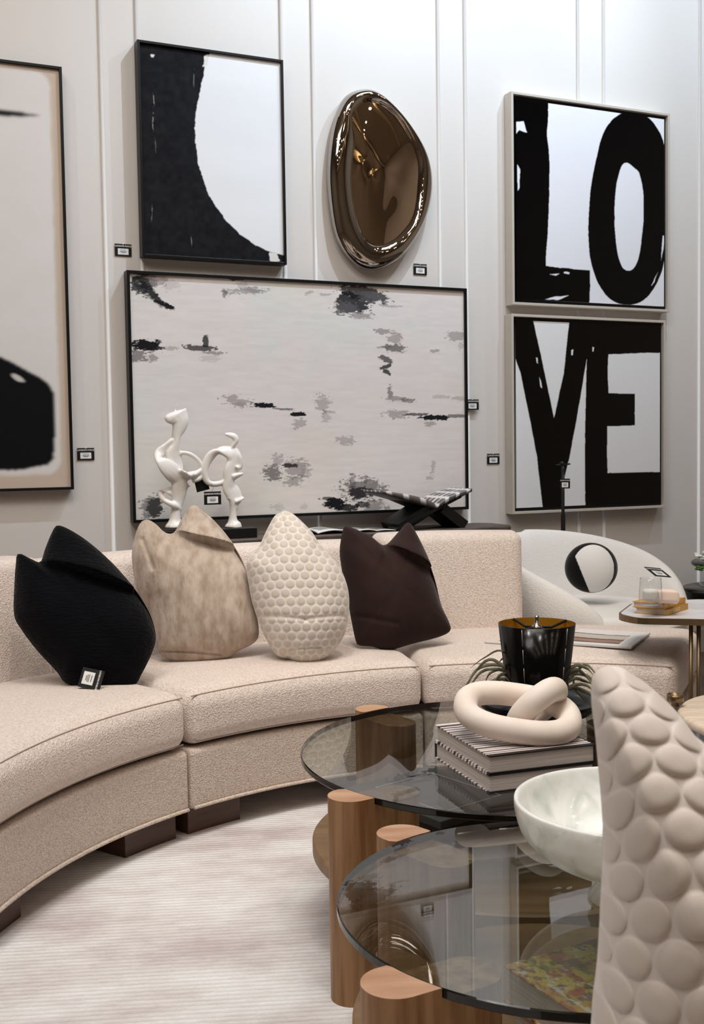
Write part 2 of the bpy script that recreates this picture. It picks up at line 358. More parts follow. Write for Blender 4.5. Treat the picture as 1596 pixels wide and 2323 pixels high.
# 1 left painting, cut by the picture edge
def cv_left(X, Z):
    d = WD-.05; w = fbm(X*14, Z*14)-.5; XX = X+w*.012; ZZ = Z+(fbm(X*12+50, Z*12)-.5)*.012
    c = np.ones(X.shape+(3,))*linarr((198, 180, 164)); c = c*(1+(fbm(X*3, Z*3)-.5)*.06)[..., None]
    tr, br = onwall(112, 165, d), onwall(140, 1075, d); x0 = -.35
    # soft white field
    hx = (tr[0]-x0)/2; cx = (tr[0]+x0)/2; hz = (tr[1]-br[1])/2; cz = (tr[1]+br[1])/2
    q = np.maximum(np.abs(XX-cx)-hx+.06, 0)**2+np.maximum(np.abs(ZZ-cz)-hz+.06, 0)**2
    m = sm(.075, .05, np.sqrt(q)); c = mixc(c, linarr((220, 216, 214)), m*(.8+.25*fbm(X*5, Z*9)))
    blk = PW([(-300, 700), (0, 808), (60, 838), (110, 868), (123, 890), (126, 960), (124, 1040), (108, 1056), (60, 1064), (0, 1068), (-300, 1066)], d)
    m = blur(pmask(XX, ZZ, blk), 2); c = mixc(c, linarr((13, 13, 16)), m)
    st = PW([(-300, 180), (0, 246), (40, 250), (95, 260), (40, 264), (0, 262), (-300, 235)], d)
    m = blur(pmask(XX, Z+(fbm(X*4, Z*90)-.5)*.01, st), 3); c = mixc(c, linarr((28, 28, 30)), m)
    a = onwall(42, 858, d); m = sm(.022, .008, np.hypot((XX-a[0])*.6, (ZZ-a[1])*1.2+(XX-a[0])*.5)); c = mixc(c, linarr((222, 216, 210)), m*.8)
    return c
a = onwall(178, 1110, WD-.05); b = onwall(130, 150, WD-.05)
framed('framed_painting', 'tall pale canvas in thin black frame with black block low on it, left edge', -.58, (a[0]+b[0])/2, a[1], b[1], .05, .012, m_frame_b, cv_left, m_attr, 260, 420)
# 2 black crescent painting
def cv_half(X, Z):
    d = WD-.06; X2 = X+(fbm(X*30, Z*60)-.5)*.012; Z2 = Z+(fbm(X*30+9, Z*30)-.5)*.006
    c = np.ones(X.shape+(3,))*linarr((228, 228, 230)); c = c*(1+(fbm(X*1.2, Z*7)-.5)*.10)[..., None]
    edge = [(482, 40), (478, 118), (466, 150), (456, 200), (447, 250), (443, 290), (446, 330), (452, 370), (462, 405), (475, 440), (492, 468), (515, 500), (545, 530), (580, 555), (618, 572), (660, 580)]
    p = PW(edge+[(700, 640), (200, 640), (200, 40)], d); m = blur(pmask(X2, Z2, p), 1)
    c = mixc(c, linarr((9, 9, 14)), m*(.985+.015*fbm(X*40, Z*40)))
    for poly in ([(466, 125), (476, 122), (468, 150), (462, 150)], [(613, 572), (630, 573), (637, 592), (622, 594), (614, 590)], [(344, 121), (352, 122), (350, 128), (344, 127)]):
        c = mixc(c, linarr((222, 218, 214)), blur(pmask(X2, Z2, PW(poly, d)), 1))
    for (x, y0, y1, s) in ((348, 205, 300, .5), (352, 300, 350, .25), (442, 150, 200, .3), (346, 450, 505, .35), (434, 530, 565, .4)):
        p0 = onwall(x, y0, d); p1 = onwall(x-2, y1, d); dx = np.abs(X-(p0[0]+.004*np.sin(Z*30)))
        m = sm(.004, .001, dx)*sm(p1[1], p1[1]+.03, Z)*sm(p0[1], p0[1]-.03, Z)*(fbm(X*200, Z*60) > .5)*s; c = mixc(c, linarr((170, 165, 160)), m)
    return c
pl = [onwall(*q, WD-.06) for q in ((309, 89), (641, 135), (652, 602), (325, 580))]
framed('framed_painting', 'black framed canvas with black shape sweeping round white, above the wide abstract', (pl[0][0]+pl[3][0])/2, (pl[1][0]+pl[2][0])/2, (pl[2][1]+pl[3][1])/2, (pl[0][1]+pl[1][1])/2, .06, .012, m_frame_b, cv_half, m_attr, 330, 440)
# 3 wide abstract
def cv_abs(X, Z):
    d = WD-.05
    c = np.ones(X.shape+(3,))*linarr((224, 216, 214)); n = fbm(X*2.2, Z*2.2, 4); c = mixc(c, linarr((216, 218, 214)), sm(.45, .7, n)*.7); c = mixc(c, linarr((222, 212, 198)), sm(.55, .75, fbm(X*2+40, Z*2))*.4)
    c = c*(1+(fbm(X*12, Z*70, 3)-.5)*.12)[..., None]
    fine = fbm(X*60, Z*150, 4, .65); med = fbm(X*26+3, Z*60+8, 4, .6); big = fbm(X*9, Z*16, 3)
    def stroke(px, py, w, h, dark, col=(30, 30, 34), ang=0., th=.5, tex=None):
        nonlocal c
        q = onwall(px, py, d); kx = w/2*.00228; kz = h/2*.00228
        x = (X-q[0]); z = (Z-q[1]); xr = (x*cos(ang)+z*sin(ang))/kx; zr = (-x*sin(ang)+z*cos(ang))/kz
        e = np.maximum(np.abs(xr)**2.4+np.abs(zr)**2.4, 0)
        t = .35*med+.65*fine
        m = sm(0, .06, (1-e)*.22+(t-th-.02)*1.7)*(e < 2.6)
        m = np.maximum(m, sm(0, .25, ((.85 if col[0] < 60 else .6)-e)*.9+(t-th+.06)*2.6)*(e < 1.3))
        c = mixc(c, linarr(col), m*dark)
    G = (150, 140, 140); K = (26, 26, 30); G2 = (92, 90, 92)
    for a in [(325, 640, 45, 50, .9, K, -.6), (345, 665, 80, 14, .9, K, -.75), (375, 692, 45, 8, 1, K, -.35), (357, 632, 40, 34, .7, G, 0), (385, 645, 40, 28, .3, G, 0),
              (535, 632, 40, 8, .8, K, 0), (555, 660, 95, 14, .5, G2, .1), (575, 660, 34, 12, .8, G, 0), (550, 645, 30, 20, .4, G, 0), (510, 667, 14, 12, .7, G2, 0),
              (330, 783, 66, 22, 1, K, -.05), (312, 808, 50, 26, .75, G2, 0), (345, 810, 20, 24, .8, G, 0), (385, 790, 40, 8, .4, G2, 0), (455, 790, 75, 12, .85, K, 0), (467, 775, 12, 28, .9, K, 0), (480, 800, 50, 8, .6, G2, 0), (475, 812, 40, 16, .3, G, 0),
              (538, 910, 60, 26, .7, G, -.2), (540, 918, 60, 10, .5, G, 0), (597, 920, 54, 11, 1, K, -.05), (640, 928, 60, 5, .8, G2, -.05), (677, 940, 40, 10, 1, K, 0), (732, 915, 36, 42, .6, G, 0), (740, 945, 22, 24, .45, G, 0), (680, 962, 34, 24, .6, G, 0), (745, 935, 30, 10, .4, G2, 0),
              (785, 1000, 44, 22, .6, G, 0), (825, 665, 120, 34, .9, K, -.15), (800, 688, 80, 46, .95, K, 0), (785, 700, 60, 30, .8, G2, 0), (850, 675, 70, 24, .7, G2, 0), (818, 716, 66, 14, .8, G, .05), (880, 694, 60, 5, .4, G2, 0),
              (870, 752, 44, 12, .8, G, 0), (895, 768, 36, 24, .7, G, 0), (895, 790, 50, 18, .7, K, 0), (872, 788, 44, 6, .5, G2, 0), (985, 796, 28, 8, .7, G, 0), (1035, 762, 50, 24, .7, G, 0), (1045, 785, 14, 18, .4, G, 0),
              (876, 815, 34, 12, .8, K, -.4), (874, 832, 34, 8, .9, K, .3), (878, 844, 24, 10, .9, K, -.4), (884, 892, 14, 30, .7, G2, 0), (900, 905, 60, 10, .8, G, 0), (925, 908, 34, 12, .7, G2, 0), (1045, 905, 44, 12, .5, G, 0), (1000, 900, 40, 8, .4, G, 0),
              (900, 940, 60, 20, .7, G, 0), (945, 940, 60, 6, .8, K, 0), (985, 947, 66, 12, 1, K, -.03), (1035, 944, 60, 8, .7, K, 0), (975, 962, 30, 10, .5, G2, 0),
              (620, 1072, 44, 34, .8, G2, 0), (630, 1045, 26, 30, .6, G, 0), (672, 1062, 54, 40, .75, G, 0), (660, 1056, 36, 8, .9, K, 0), (668, 1090, 50, 24, .5, G2, 0), (695, 1070, 20, 34, .5, G, 0),
              (345, 1150, 44, 56, .7, G2, 0), (352, 1150, 30, 40, .8, K, 0), (820, 1110, 100, 50, .75, G2, 0), (815, 1118, 60, 26, .9, K, 0), (800, 1092, 20, 30, .6, G2, 0), (830, 1088, 10, 26, .6, G2, 0), (760, 1142, 50, 26, 1, K, -.1), (790, 1152, 60, 16, .95, K, 0), (745, 1130, 34, 8, .8, K, 0), (850, 1148, 60, 26, .6, G2, 0),
              (822, 1145, 34, 14, .8, K, 0), (982, 1060, 12, 40, .5, G, -.15), (975, 1085, 24, 8, .5, G, 0), (630, 1150, 30, 20, .35, G, 0), (690, 1150, 20, 14, .3, G, 0), (735, 668, 30, 6, .4, G2, 0), (700, 665, 26, 6, .4, G2, .3)]:
        stroke(*a)
    cp = PW([(300, 622), (338, 632), (350, 660), (368, 684), (392, 695), (391, 702), (365, 695), (338, 678), (316, 655), (300, 645)], d); mm = blur(pmask(X+(fbm(X*40, Z*40)-.5)*.03, Z+(fbm(X*40+9, Z*40)-.5)*.03, cp), 1); c = mixc(c, linarr((34, 34, 38)), mm*np.clip(.45+1.2*(fine-.35), .3, 1))
    return c
a = [onwall(*q, WD-.06) for q in ((286, 608), (1062, 658), (1060, 1157), (303, 1185))]
framed('framed_painting', 'wide black framed abstract canvas of white with grey and black smudges, above console', (a[0][0]+a[3][0])/2, (a[1][0]+a[2][0])/2, (a[2][1]+a[3][1])/2, (a[0][1]+a[1][1])/2, .06, .014, m_frame_b, cv_abs, m_attr, 700, 450)
# 4 and 5 the letter panels
def cv_lo(X, Z):
    d = WD-.06; k = .536/1.596*1.0
    def Q(l): return PW([(1060+x*.33584, 150+y*.33588) for x, y in l], d)
    X2 = X+(fbm(X*22, Z*22)-.5)*.006; Z2 = Z+(fbm(X*22+7, Z*22)-.5)*.006
    c = np.ones(X.shape+(3,))*linarr((226, 225, 230))
    Lp = Q([(300, 150), (546, 230), (546, 340), (538, 450), (548, 560), (556, 690), (552, 900), (545, 1100), (532, 1250), (530, 1350), (700, 1368), (827, 1378), (830, 1480), (822, 1620), (300, 1620)])
    O1 = [(1115, 310), (1200, 335), (1270, 400), (1320, 500), (1350, 640), (1356, 800), (1352, 1000), (1342, 1200), (1315, 1380), (1260, 1500), (1190, 1580), (1110, 1612), (1010, 1600), (930, 1540), (870, 1440), (832, 1310), (816, 1150), (822, 950), (842, 770), (875, 600), (915, 460), (970, 370), (1040, 320)]
    O2 = [(1075, 652), (1120, 680), (1158, 720), (1182, 820), (1190, 930), (1186, 1080), (1165, 1250), (1135, 1350), (1095, 1380), (1050, 1362), (1015, 1270), (998, 1130), (994, 950), (1008, 790), (1040, 680)]
    o1 = cr_spline(Q(O1), 4, True); o2 = cr_spline(Q(O2), 4, True)
    m = np.maximum(pmask(X2, Z2, Lp), pmask(X2, Z2, o1)*(1-pmask(X2, Z2, o2))); 
    for poly in ([(330, 375), (378, 370), (402, 450), (385, 445), (350, 430), (332, 455)], [(336, 660), (357, 700), (350, 820), (340, 840)], [(525, 1575), (600, 1555), (688, 1550), (610, 1580)], [(552, 1405), (625, 1400), (600, 1415)], [(650, 1388), (690, 1392), (688, 1405), (655, 1400)], [(1318, 1145), (1336, 1140), (1325, 1230), (1308, 1310)], [(1285, 1395), (1262, 1460), (1240, 1485)]):
        m = m*(1-pmask(X2, Z2, Q(poly)))
    c = mixc(c, linarr((4, 4, 5)), blur(m, 1))
    return c
def cv_ve(X, Z):
    d = WD-.06
    def Q(l): return PW([(1060+x*.33584, 680+y*.33588) for x, y in l], d)
    X2 = X+(fbm(X*26, Z*26)-.5)*.004; Z2 = Z+(fbm(X*26+7, Z*26)-.5)*.004
    c = np.ones(X.shape+(3,))*linarr((226, 225, 226))
    V1 = Q([(290, 110), (438, 110), (500, 390), (585, 800), (650, 500), (692, 110), (1400, 110), (1400, 358), (1150, 360), (951, 370), (948, 520), (954, 632), (1131, 635), (1131, 848), (946, 855), (943, 1000), (946, 1170), (1400, 1160), (1400, 1440), (796, 1440), (793, 1100), (796, 800), (806, 400), (780, 560), (735, 820), (690, 1060), (652, 1220), (640, 1440), (512, 1440), (470, 1060), (420, 800), (360, 500), (300, 330)])
    m = pmask(X2, Z2, V1)
    for poly in ([(702, 340), (716, 335), (712, 372), (702, 372)], [(845, 320), (856, 322), (850, 350), (843, 348)], [(462, 390), (474, 395), (476, 430), (468, 425)], [(485, 520), (500, 560), (505, 600), (492, 585)]):
        m = m*(1-pmask(X2, Z2, Q(poly)))
    return mixc(c, linarr((5, 4, 4)), blur(m, 1))
lo = [onwall(*q, WD-.07) for q in ((1161, 208), (1525, 257), (1513, 703), (1160, 696))]; ve = [onwall(*q, WD-.07) for q in ((1161, 714), (1515, 725), (1504, 1150), (1161, 1169))]
framed('framed_painting', 'silver framed canvas with giant black letters L and O, upper of the pair', (lo[0][0]+lo[3][0])/2, (lo[1][0]+lo[2][0])/2, (lo[2][1]+lo[3][1])/2, (lo[0][1]+lo[1][1])/2, .07, .014, m_frame_s, cv_lo, m_gloss, 440, 520, slip=.018)
framed('framed_painting', 'silver framed canvas with giant black letters V and E, lower of the pair', (ve[0][0]+ve[3][0])/2, (ve[1][0]+ve[2][0])/2, (ve[2][1]+ve[3][1])/2, (ve[0][1]+ve[1][1])/2, .07, .014, m_frame_s, cv_ve, m_gloss, 440, 480, slip=.018)

# ------------------------------------------------------------------ bronze mirror
def mirror():
    k = .22556
    O = [(640, 225), (730, 232), (830, 300), (960, 430), (1090, 580), (1200, 740), (1280, 900), (1322, 1060), (1332, 1220), (1310, 1390), (1255, 1570), (1170, 1730), (1060, 1890), (930, 1990), (800, 2045), (680, 2050), (590, 2010), (500, 1930), (420, 1820), (360, 1680), (325, 1500), (300, 1300), (288, 1080), (300, 860), (330, 640), (380, 450), (450, 310), (540, 245)]
    I = [(680, 365), (790, 395), (900, 470), (990, 570), (1080, 720), (1150, 870), (1180, 1000), (1170, 1200), (1150, 1400), (1110, 1540), (1040, 1640), (940, 1740), (830, 1800), (730, 1805), (660, 1760), (600, 1640), (560, 1500), (530, 1340), (510, 1150), (520, 950), (540, 770), (520, 610), (500, 520), (540, 450), (590, 395), (640, 368)]
    D = WD-.05
    def W(l): return [np.array(onwall(680+x*k, 150+y*k, D)) for x, y in l]
    o = cr_spline(W(O), 8, True); i_ = cr_spline(W(I), 8, True); c = i_.mean(0)
    def polar(p, n=160):
        a = np.arctan2(p[:, 1]-c[1], p[:, 0]-c[0]); r = np.hypot(p[:, 0]-c[0], p[:, 1]-c[1]); s = np.argsort(a); a = a[s]; r = r[s]
        return np.interp(np.linspace(-pi, pi, n, endpoint=False), np.r_[a[-1]-2*pi, a, a[0]+2*pi], np.r_[r[-1], r, r[0]])
    n = 160; ro = polar(o); ri = polar(i_); th = np.linspace(-pi, pi, n, endpoint=False)
    for _ in range(6): ri = (np.roll(ri, 1)+2*ri+np.roll(ri, -1))/4; ro = (np.roll(ro, 1)+2*ro+np.roll(ro, -1))/4
    V = []; prof = []
    # rim: from wall out round to ridge, then down to inner edge
    for s in np.linspace(0, 1, 22): a = -.35+s*(pi*.80+.35); prof.append(('o', .5-.5*cos(max(a, 0))+(-a*.25 if a < 0 else 0), sin(a)*(1 if a > 0 else 1.2)))
    depth = .06
    for (q, f, h) in prof:
        for j in range(n):
            rr = ro[j]+(ri[j]-ro[j])*f/.905; V.append(TD(c[0]+rr*cos(th[j]), WD-.03-depth*h, c[1]+rr*sin(th[j])))
    m = len(prof); Fc = [[a*n+j, a*n+(j+1) % n, (a+1)*n+(j+1) % n, (a+1)*n+j] for a in range(m-1) for j in range(n)]
    r = thing('wall_mirror', TD(c[0], WD-.05, o[:, 1].min()), 'glossy bronze pebble shaped wall mirror between the upper pictures', 'mirror')
    Fc = [q[::-1] for q in Fc]; mk('rim', V, Fc, m_chrome, r)
    V = []; rings = 30
    for a in range(rings+1):
        f = 1-a/rings; bulge = .028*(1-f*f)
        for j in range(n):
            rr = ri[j]*f; w = .0035*sin(7*f*cos(th[j])+1)*cos(5*f*sin(th[j])); V.append(TD(c[0]+rr*cos(th[j]), WD-.03-depth*sin(pi*.80)+.001-bulge*.5-w*(1-f), c[1]+rr*sin(th[j])))
    Fc = [[a*n+j, (a+1)*n+j, (a+1)*n+(j+1) % n, a*n+(j+1) % n] for a in range(rings) for j in range(n)]
    mk('mirror_face', V, Fc, m_bronze, r, label='brown bronze reflecting centre')
    V, Fc = lathe([(.0, 0), (.1, 0), (.1, .03), (0, .03)], (0, 0)); V = np.array([TD(c[0]+v[0], WD-.03+v[2], c[1]+v[1]) for v in V]); mk('wall_mount', V, Fc, m_blackm, r)
mirror()

# ------------------------------------------------------------------ price cards
def text_mesh(body, size, m, origin, ux, uy, parent, name='lettering', bold=0.0, ext=.0002):
    cu = bpy.data.curves.new('t', 'FONT'); cu.body = body; cu.size = size; cu.align_x = 'CENTER'; cu.align_y = 'CENTER'; cu.offset = bold; cu.extrude = ext; cu.resolution_u = 2
    o = bpy.data.objects.new('t', cu); COL.objects.link(o); dg = bpy.context.evaluated_depsgraph_get(); me = bpy.data.meshes.new_from_object(o.evaluated_get(dg))
    V = np.array([v.co[:] for v in me.vertices]); Fc = [list(p.vertices) for p in me.polygons]; bpy.data.objects.remove(o, do_unlink=True)
    ux = np.array(ux); uy = np.array(uy); uz = np.cross(ux, uy)
    W = np.array(origin)+V[:, :1]*ux+V[:, 1:2]*uy+V[:, 2:3]*uz
    return mk(name, W, Fc, m, parent, smooth=False)
def card(name, label, c, ux, uy, w, h, nail=False, txt=True, group=None, plain=False):
    """black card, c centre, ux/uy unit axes, normal towards viewer = ux x uy"""
    c = np.array(c); ux = np.array(ux)/np.linalg.norm(ux); uy = np.array(uy)/np.linalg.norm(uy); uz = np.cross(ux, uy)
    r = thing(name, c-uy*h/2, label, 'price tag', group)
    bx = lambda cx, cy, a, b, z0, z1: boxv(c, ux, uy, uz, (cx-a/2, cy-b/2, z0), (cx+a/2, cy+b/2, z1))
    mk('card', bx(0, 0, w, h, -.0008, .0008), BF, m_blackm, r, smooth=False)
    if plain: return r
    mk('price_label', bx(0, -h*.13, w*.64, h*.5, .0008, .0014), BF, m_white, r, smooth=False, label='white printed price label')
    ls = [(bx(0, -h*.13+h*.25*f, w*ww, h*.035, .0014, .0017), BF) for f, ww in ((.55, .34), (.1, .4), (-.15, .36), (-.4, .26))]
    V, Fc = join(*ls); mk('price_print', V, Fc, m_ink, r, smooth=False)
    text_mesh('LONDON FORCE', w*.125, m_white, c+uy*h*.32+uz*.0010, ux, uy, r, bold=.0002)
    if nail: mk('hook', bx(0, h*.5, w*.05, h*.10, .0008, .003), BF, m_white, r, smooth=False)
    return r
for (x, y, lab) in ((281, 566, 'square price card pinned left of the black crescent canvas'), (196, 1030, 'price card pinned right of the tall canvas at left edge'), (956, 610, 'price card pinned at lower right of the bronze mirror'), (1071, 918, 'price card at the right edge of the wide abstract canvas'), (1122, 1041, 'price card pinned on wall left of the V and E canvas')):
    q = onwall(x, y, WD-.02); card('price_card', lab, TD(q[0], WD-.004 if x != 1071 else WD-.02, q[1]), TV, EZ, .076, .054, nail=True)

# ------------------------------------------------------------------ console and what stands on it
CT = .815; cz = CT
con = thing('console_table', TD(2.1, 4.76, 0), 'long dark console table with weathered wood top behind the sofa', 'console table')
pts = [];  t0, t1, d0, d1 = 1.2, 3.02, 4.63, 4.94
for (cx, cy, a0) in ((t1-.09, d0+.09, -90), (t1-.09, d1-.09, 0), (t0+.09, d1-.09, 90), (t0+.09, d0+.09, 180)):
    for j in range(7): a = radians(a0+15*j); pts.append(TD(cx+.09*cos(a), cy+.09*sin(a), 0)[:2])
V, Fc = prism(pts, CT-.032, CT); bevel(mk('tabletop', V, Fc, m_wood_d, con, smooth=False), .009, 3)
V, Fc = join((wbox(1.36, 2.84, 4.67, 4.90, CT-.10, CT-.032), BF)); mk('apron', V, Fc, m_blackm, con, smooth=False)
for t in (1.38, 2.66): bevel(mk('leg', wbox(t, t+.14, 4.68, 4.89, 0, CT-.10), BF, m_blackm, con, smooth=False), .004)
mk('stretcher', wbox(1.52, 2.66, 4.72, 4.80, .12, .2), BF, m_blackm, con, smooth=False)

def SW(px, py, D, off=0): q = onwall(px, py, D); return TD(q[0], D+off, q[1])
SD = 4.74
scu = thing('twist_sculpture', TD(1.45, SD, CT), 'pair of white twisting abstract figures on one black plinth, on the console', 'sculpture')
q0 = onwall(362, 1190, SD)[0]; q1 = onwall(573, 1190, SD)[0]
bevel(mk('plinth', wbox(q0, q1, SD-.06, SD+.07, CT, CT+.045), BF, m_blackm, scu, smooth=False), .003)
PX = 4.75/2500*1.12   # metres per photo pixel here
def form(strokes, name):
    parts = []
    for st in strokes:
        P = cr_spline([(*SW(a[0], a[1], SD, a[4] if len(a) > 4 else 0), a[2], a[3], a[5] if len(a) > 5 else 0) for a in st], 6)
        parts.append(sweep(P[:, :3], np.maximum(P[:, 3], 1)*PX/2, np.maximum(P[:, 4], 1)*PX/2, 12, up=TV*.8+EZ*.2+NV*.25, twist=P[:, 5]))
    V, Fc = join(*parts); o = mk(name, V, Fc, m_sculpt, scu)
    rm = o.modifiers.new('remesh', 'REMESH'); rm.mode = 'VOXEL'; rm.voxel_size = .0035; rm.use_smooth_shade = True
    s = o.modifiers.new('smooth', 'SMOOTH'); s.iterations = 6; s.factor = .5
    return o
zb = CT+.045
form([[(397, 1197, 44, 40), (397, 1190, 40, 36), (397, 1180, 26, 24), (399, 1160, 20, 20), (403, 1140, 26, 18), (406, 1120, 34, 18), (408, 1100, 44, 20), (415, 1085, 60, 20), (432, 1078, 40, 16), (450, 1072, 18, 12), (462, 1062, 10, 10)],
      [(400, 1120, 20, 16), (382, 1112, 26, 10, .02), (368, 1118, 14, 10, .03), (372, 1134, 12, 10, 0), (392, 1146, 14, 12, -.02), (408, 1156, 12, 12)],
      [(410, 1092, 30, 18), (385, 1070, 40, 14, -.03), (362, 1050, 30, 10, -.04), (352, 1040, 12, 9, -.03), (360, 1028, 22, 9, -.01), (378, 1014, 22, 10), (392, 1000, 18, 14)],
      [(402, 1095, 26, 18), (396, 1060, 42, 14), (394, 1030, 36, 16), (398, 1005, 19, 18), (400, 988, 22, 18), (406, 970, 34, 18), (408, 956, 44, 18), (403, 946, 54, 20), (399, 940, 60, 22), (397, 936, 56, 18), (396, 933, 30, 8)],
      [(396, 942, 6, 5), (397, 925, 3, 3), (395, 908, 2, 2)],
      [(402, 1030, 10, 10), (415, 1027, 9, 9), (432, 1031, 10, 9), (448, 1043, 10, 9), (457, 1058, 10, 10), (460, 1074, 10, 10), (452, 1086, 12, 10), (436, 1090, 14, 12)]], 'twisted_form')
form([[(529, 1197, 38, 36), (529, 1189, 34, 32), (528, 1180, 20, 20), (528, 1160, 14, 16), (530, 1145, 22, 16), (532, 1132, 38, 14), (528, 1118, 40, 14), (520, 1106, 36, 16), (518, 1090, 28, 20), (522, 1070, 36, 18), (530, 1050, 36, 14), (528, 1032, 40, 14), (512, 1024, 30, 14), (494, 1024, 24, 14), (478, 1034, 24, 14), (467, 1052, 20, 14), (463, 1072, 18, 14), (468, 1090, 14, 12), (480, 1098, 12, 12), (500, 1096, 14, 12), (514, 1088, 16, 12)],
      [(535, 1065, 26, 12), (545, 1058, 12, 8), (543, 1040, 14, 10), (536, 1030, 16, 10)],
      [(525, 1085, 26, 14), (540, 1078, 16, 10), (551, 1074, 6, 6)], [(530, 1132, 30, 12), (543, 1131, 18, 8), (554, 1130, 5, 5)],
      [(524, 1018, 6, 6), (530, 1008, 11, 10), (535, 998, 14, 11), (530, 990, 16, 10), (518, 986, 12, 8), (509, 985, 6, 5)], [(527, 1160, 10, 10), (535, 1153, 10, 10), (540, 1148, 5, 5)]], 'twisted_form')
p = SW(482, 1130, SD-.06); card('price_card', 'price card hanging on thread from the right hand white twisted figure', p, TV, EZ, .078, .058)
p = SW(458, 1101, SD+.01); card('price_card', 'blank black card tilted behind the left white twisted figure', p, TV*cos(.22)+EZ*sin(.22), EZ*cos(.22)-TV*sin(.22), .06, .05, plain=True)
V, Fc = sweep(cr_spline([SW(480, 1116, SD-.06), SW(484, 1105, SD-.05), SW(478, 1096, SD-.03)], 6), .0008, n=6); tag(mk('thread', V, Fc, m_ink), 'thin thread looping the hanging price card to the figure', 'thread')
# open magazine
def leafpair(name, c, ux, uy, w, h, lift, label, group=None, cat='magazine', cols=((225, 224, 222), (120, 118, 116)), thick=.006, m=None):
    """open magazine: two curved page blocks"""
    nx, ny = 41, 20; c = np.array(c); ux = np.array(ux, float); uy = np.array(uy, float)
    u = np.linspace(-1, 1, nx); v = np.linspace(0, 1, ny); UU, VV = np.meshgrid(u, v)
    hgt = thick+lift*np.sin(np.abs(UU)*pi)**.8*np.where(UU < 0, 1, .45)+.002*(1-np.abs(UU))
    top = c+(UU.ravel()[:, None]*w)*ux+(VV.ravel()[:, None]*h)*uy+hgt.ravel()[:, None]*EZ
    bot = top.copy(); bot[:, 2] = np.maximum(c[2]+.0003, top[:, 2]-thick)
    C = np.ones((ny, nx, 3))*linarr(cols[0]); pic = ((np.abs(np.abs(UU)-.5) < .32) & (np.abs(VV-.55) < .3)).astype(float)*(.5+.5*(fbm(UU*7, VV*6) > .5)); C = mixc(C, linarr(cols[1]), pic*.8)
    n = nx*ny; Fc = gridface(nx, ny).tolist(); Fb = [[a+n for a in q[::-1]] for q in Fc]
    ring = [(j) for j in range(nx)]+[nx-1+i*nx for i in range(1, ny)]+[n-1-j for j in range(1, nx)]+[(ny-1-i)*nx for i in range(1, ny-1)]
    side = [[ring[(i+1) % len(ring)], ring[i], ring[i]+n, ring[(i+1) % len(ring)]+n] for i in range(len(ring))]
    o = mk(name, np.vstack([top, bot]), Fc+Fb+side, m_cover, col=np.vstack([C.reshape(-1, 3)]*2)); tag(o, label, cat, group); return o
p = TD(1.96, 4.67, CT+.001); leafpair('open_magazine', p, TV, NV, .17, .2, .028, 'open magazine with curled page lying on the dark console')
leafpair('open_magazine', TD(2.26, 4.67, CT+.001), TV*.98-NV*.1, NV, .11, .16, .008, 'second thin magazine lying flat on console nearer the black stand', thick=.003)
# X book stand with open book
bs = thing('book_stand', TD(2.56, 4.74, CT), 'black folded X shaped book stand on the console', 'book stand')
b0 = onwall(880, 1185, SD)[0]; b1 = onwall(1047, 1187, SD)[0]
def slab(tA, zA, tB, zB, th, d0, d1, m, par, name):
    a = np.array([tA, zA]); b = np.array([tB, zB]); d = (b-a)/np.linalg.norm(b-a); nn = np.array([-d[1], d[0]])*th/2
    pl = [a-nn, b-nn, b+nn, a+nn]; V = [TD(q[0], d0, q[1]) for q in pl]+[TD(q[0], d1, q[1]) for q in pl]
    return mk(name, V, [[0, 1, 2, 3], [7, 6, 5, 4], [0, 4, 5, 1], [1, 5, 6, 2], [2, 6, 7, 3], [3, 7, 4, 0]], m, par, smooth=False)
tm, zm = (b0+b1)/2+.03, CT+.055
slab(b0, CT+.008, b1-.06, CT+.155, .014, SD-.10, SD-.0, m_blackm, bs, 'panel'); slab(b1, CT+.008, b0+.02, CT+.165, .014, SD+.0, SD+.12, m_blackm, bs, 'panel')
slab(b0+.02, CT+.01, tm-.03, CT+.11, .05, SD-.09, SD+.10, m_blackm, bs, 'foot'); slab(b1-.03, CT+.01, tm+.02, CT+.10, .05, SD-.09, SD+.10, m_blackm, bs, 'foot')
bk = thing('open_book', TD(2.62, SD, CT+.12), 'thick open picture book resting on the black stand', 'book')
def bookhalf(px0, px1, name, colr, flip):
    nx, ny = 30, 24; a = onwall(*px0, SD-.09); b = onwall(*px1, SD-.09); u = np.linspace(0, 1, nx); v = np.linspace(0, 1, ny); UU, VV = np.meshgrid(u, v)
    tt = a[0]+(b[0]-a[0])*UU; zz = a[1]+(b[1]-a[1])*UU+.022*np.sin(UU**.6*pi)*.9
    dd = SD-.10+VV*.22
    top = tt.ravel()[:, None]*TV+dd.ravel()[:, None]*NV+(zz.ravel()+.002)[:, None]*EZ
    bz = a[1]+(b[1]-a[1])*UU-.012; bot = tt.ravel()[:, None]*TV+dd.ravel()[:, None]*NV+bz.ravel()[:, None]*EZ
    C = np.ones((ny, nx, 3))*linarr((212, 206, 204)); ph = (((UU*3.2 % 1) < .72) & ((VV*5 % 1) < .7) & (UU > .05)).astype(float); C = mixc(C, linarr(colr), ph*.92)
    n = nx*ny; Fc = gridface(nx, ny).tolist(); Fb = [[q+n for q in w[::-1]] for w in Fc]; ring = list(range(nx))+[nx-1+i*nx for i in range(1, ny)]+[n-1-j for j in range(1, nx)]+[(ny-1-i)*nx for i in range(1, ny-1)]
    side = [[ring[(i+1) % len(ring)], ring[i], ring[i]+n, ring[(i+1) % len(ring)]+n] for i in range(len(ring))]
    Cb = np.ones((n, 3))*linarr((62, 54, 52)); mk(name, np.vstack([top, bot]), Fc+Fb+side, m_cover, bk, col=np.vstack([C.reshape(-1, 3), Cb]))
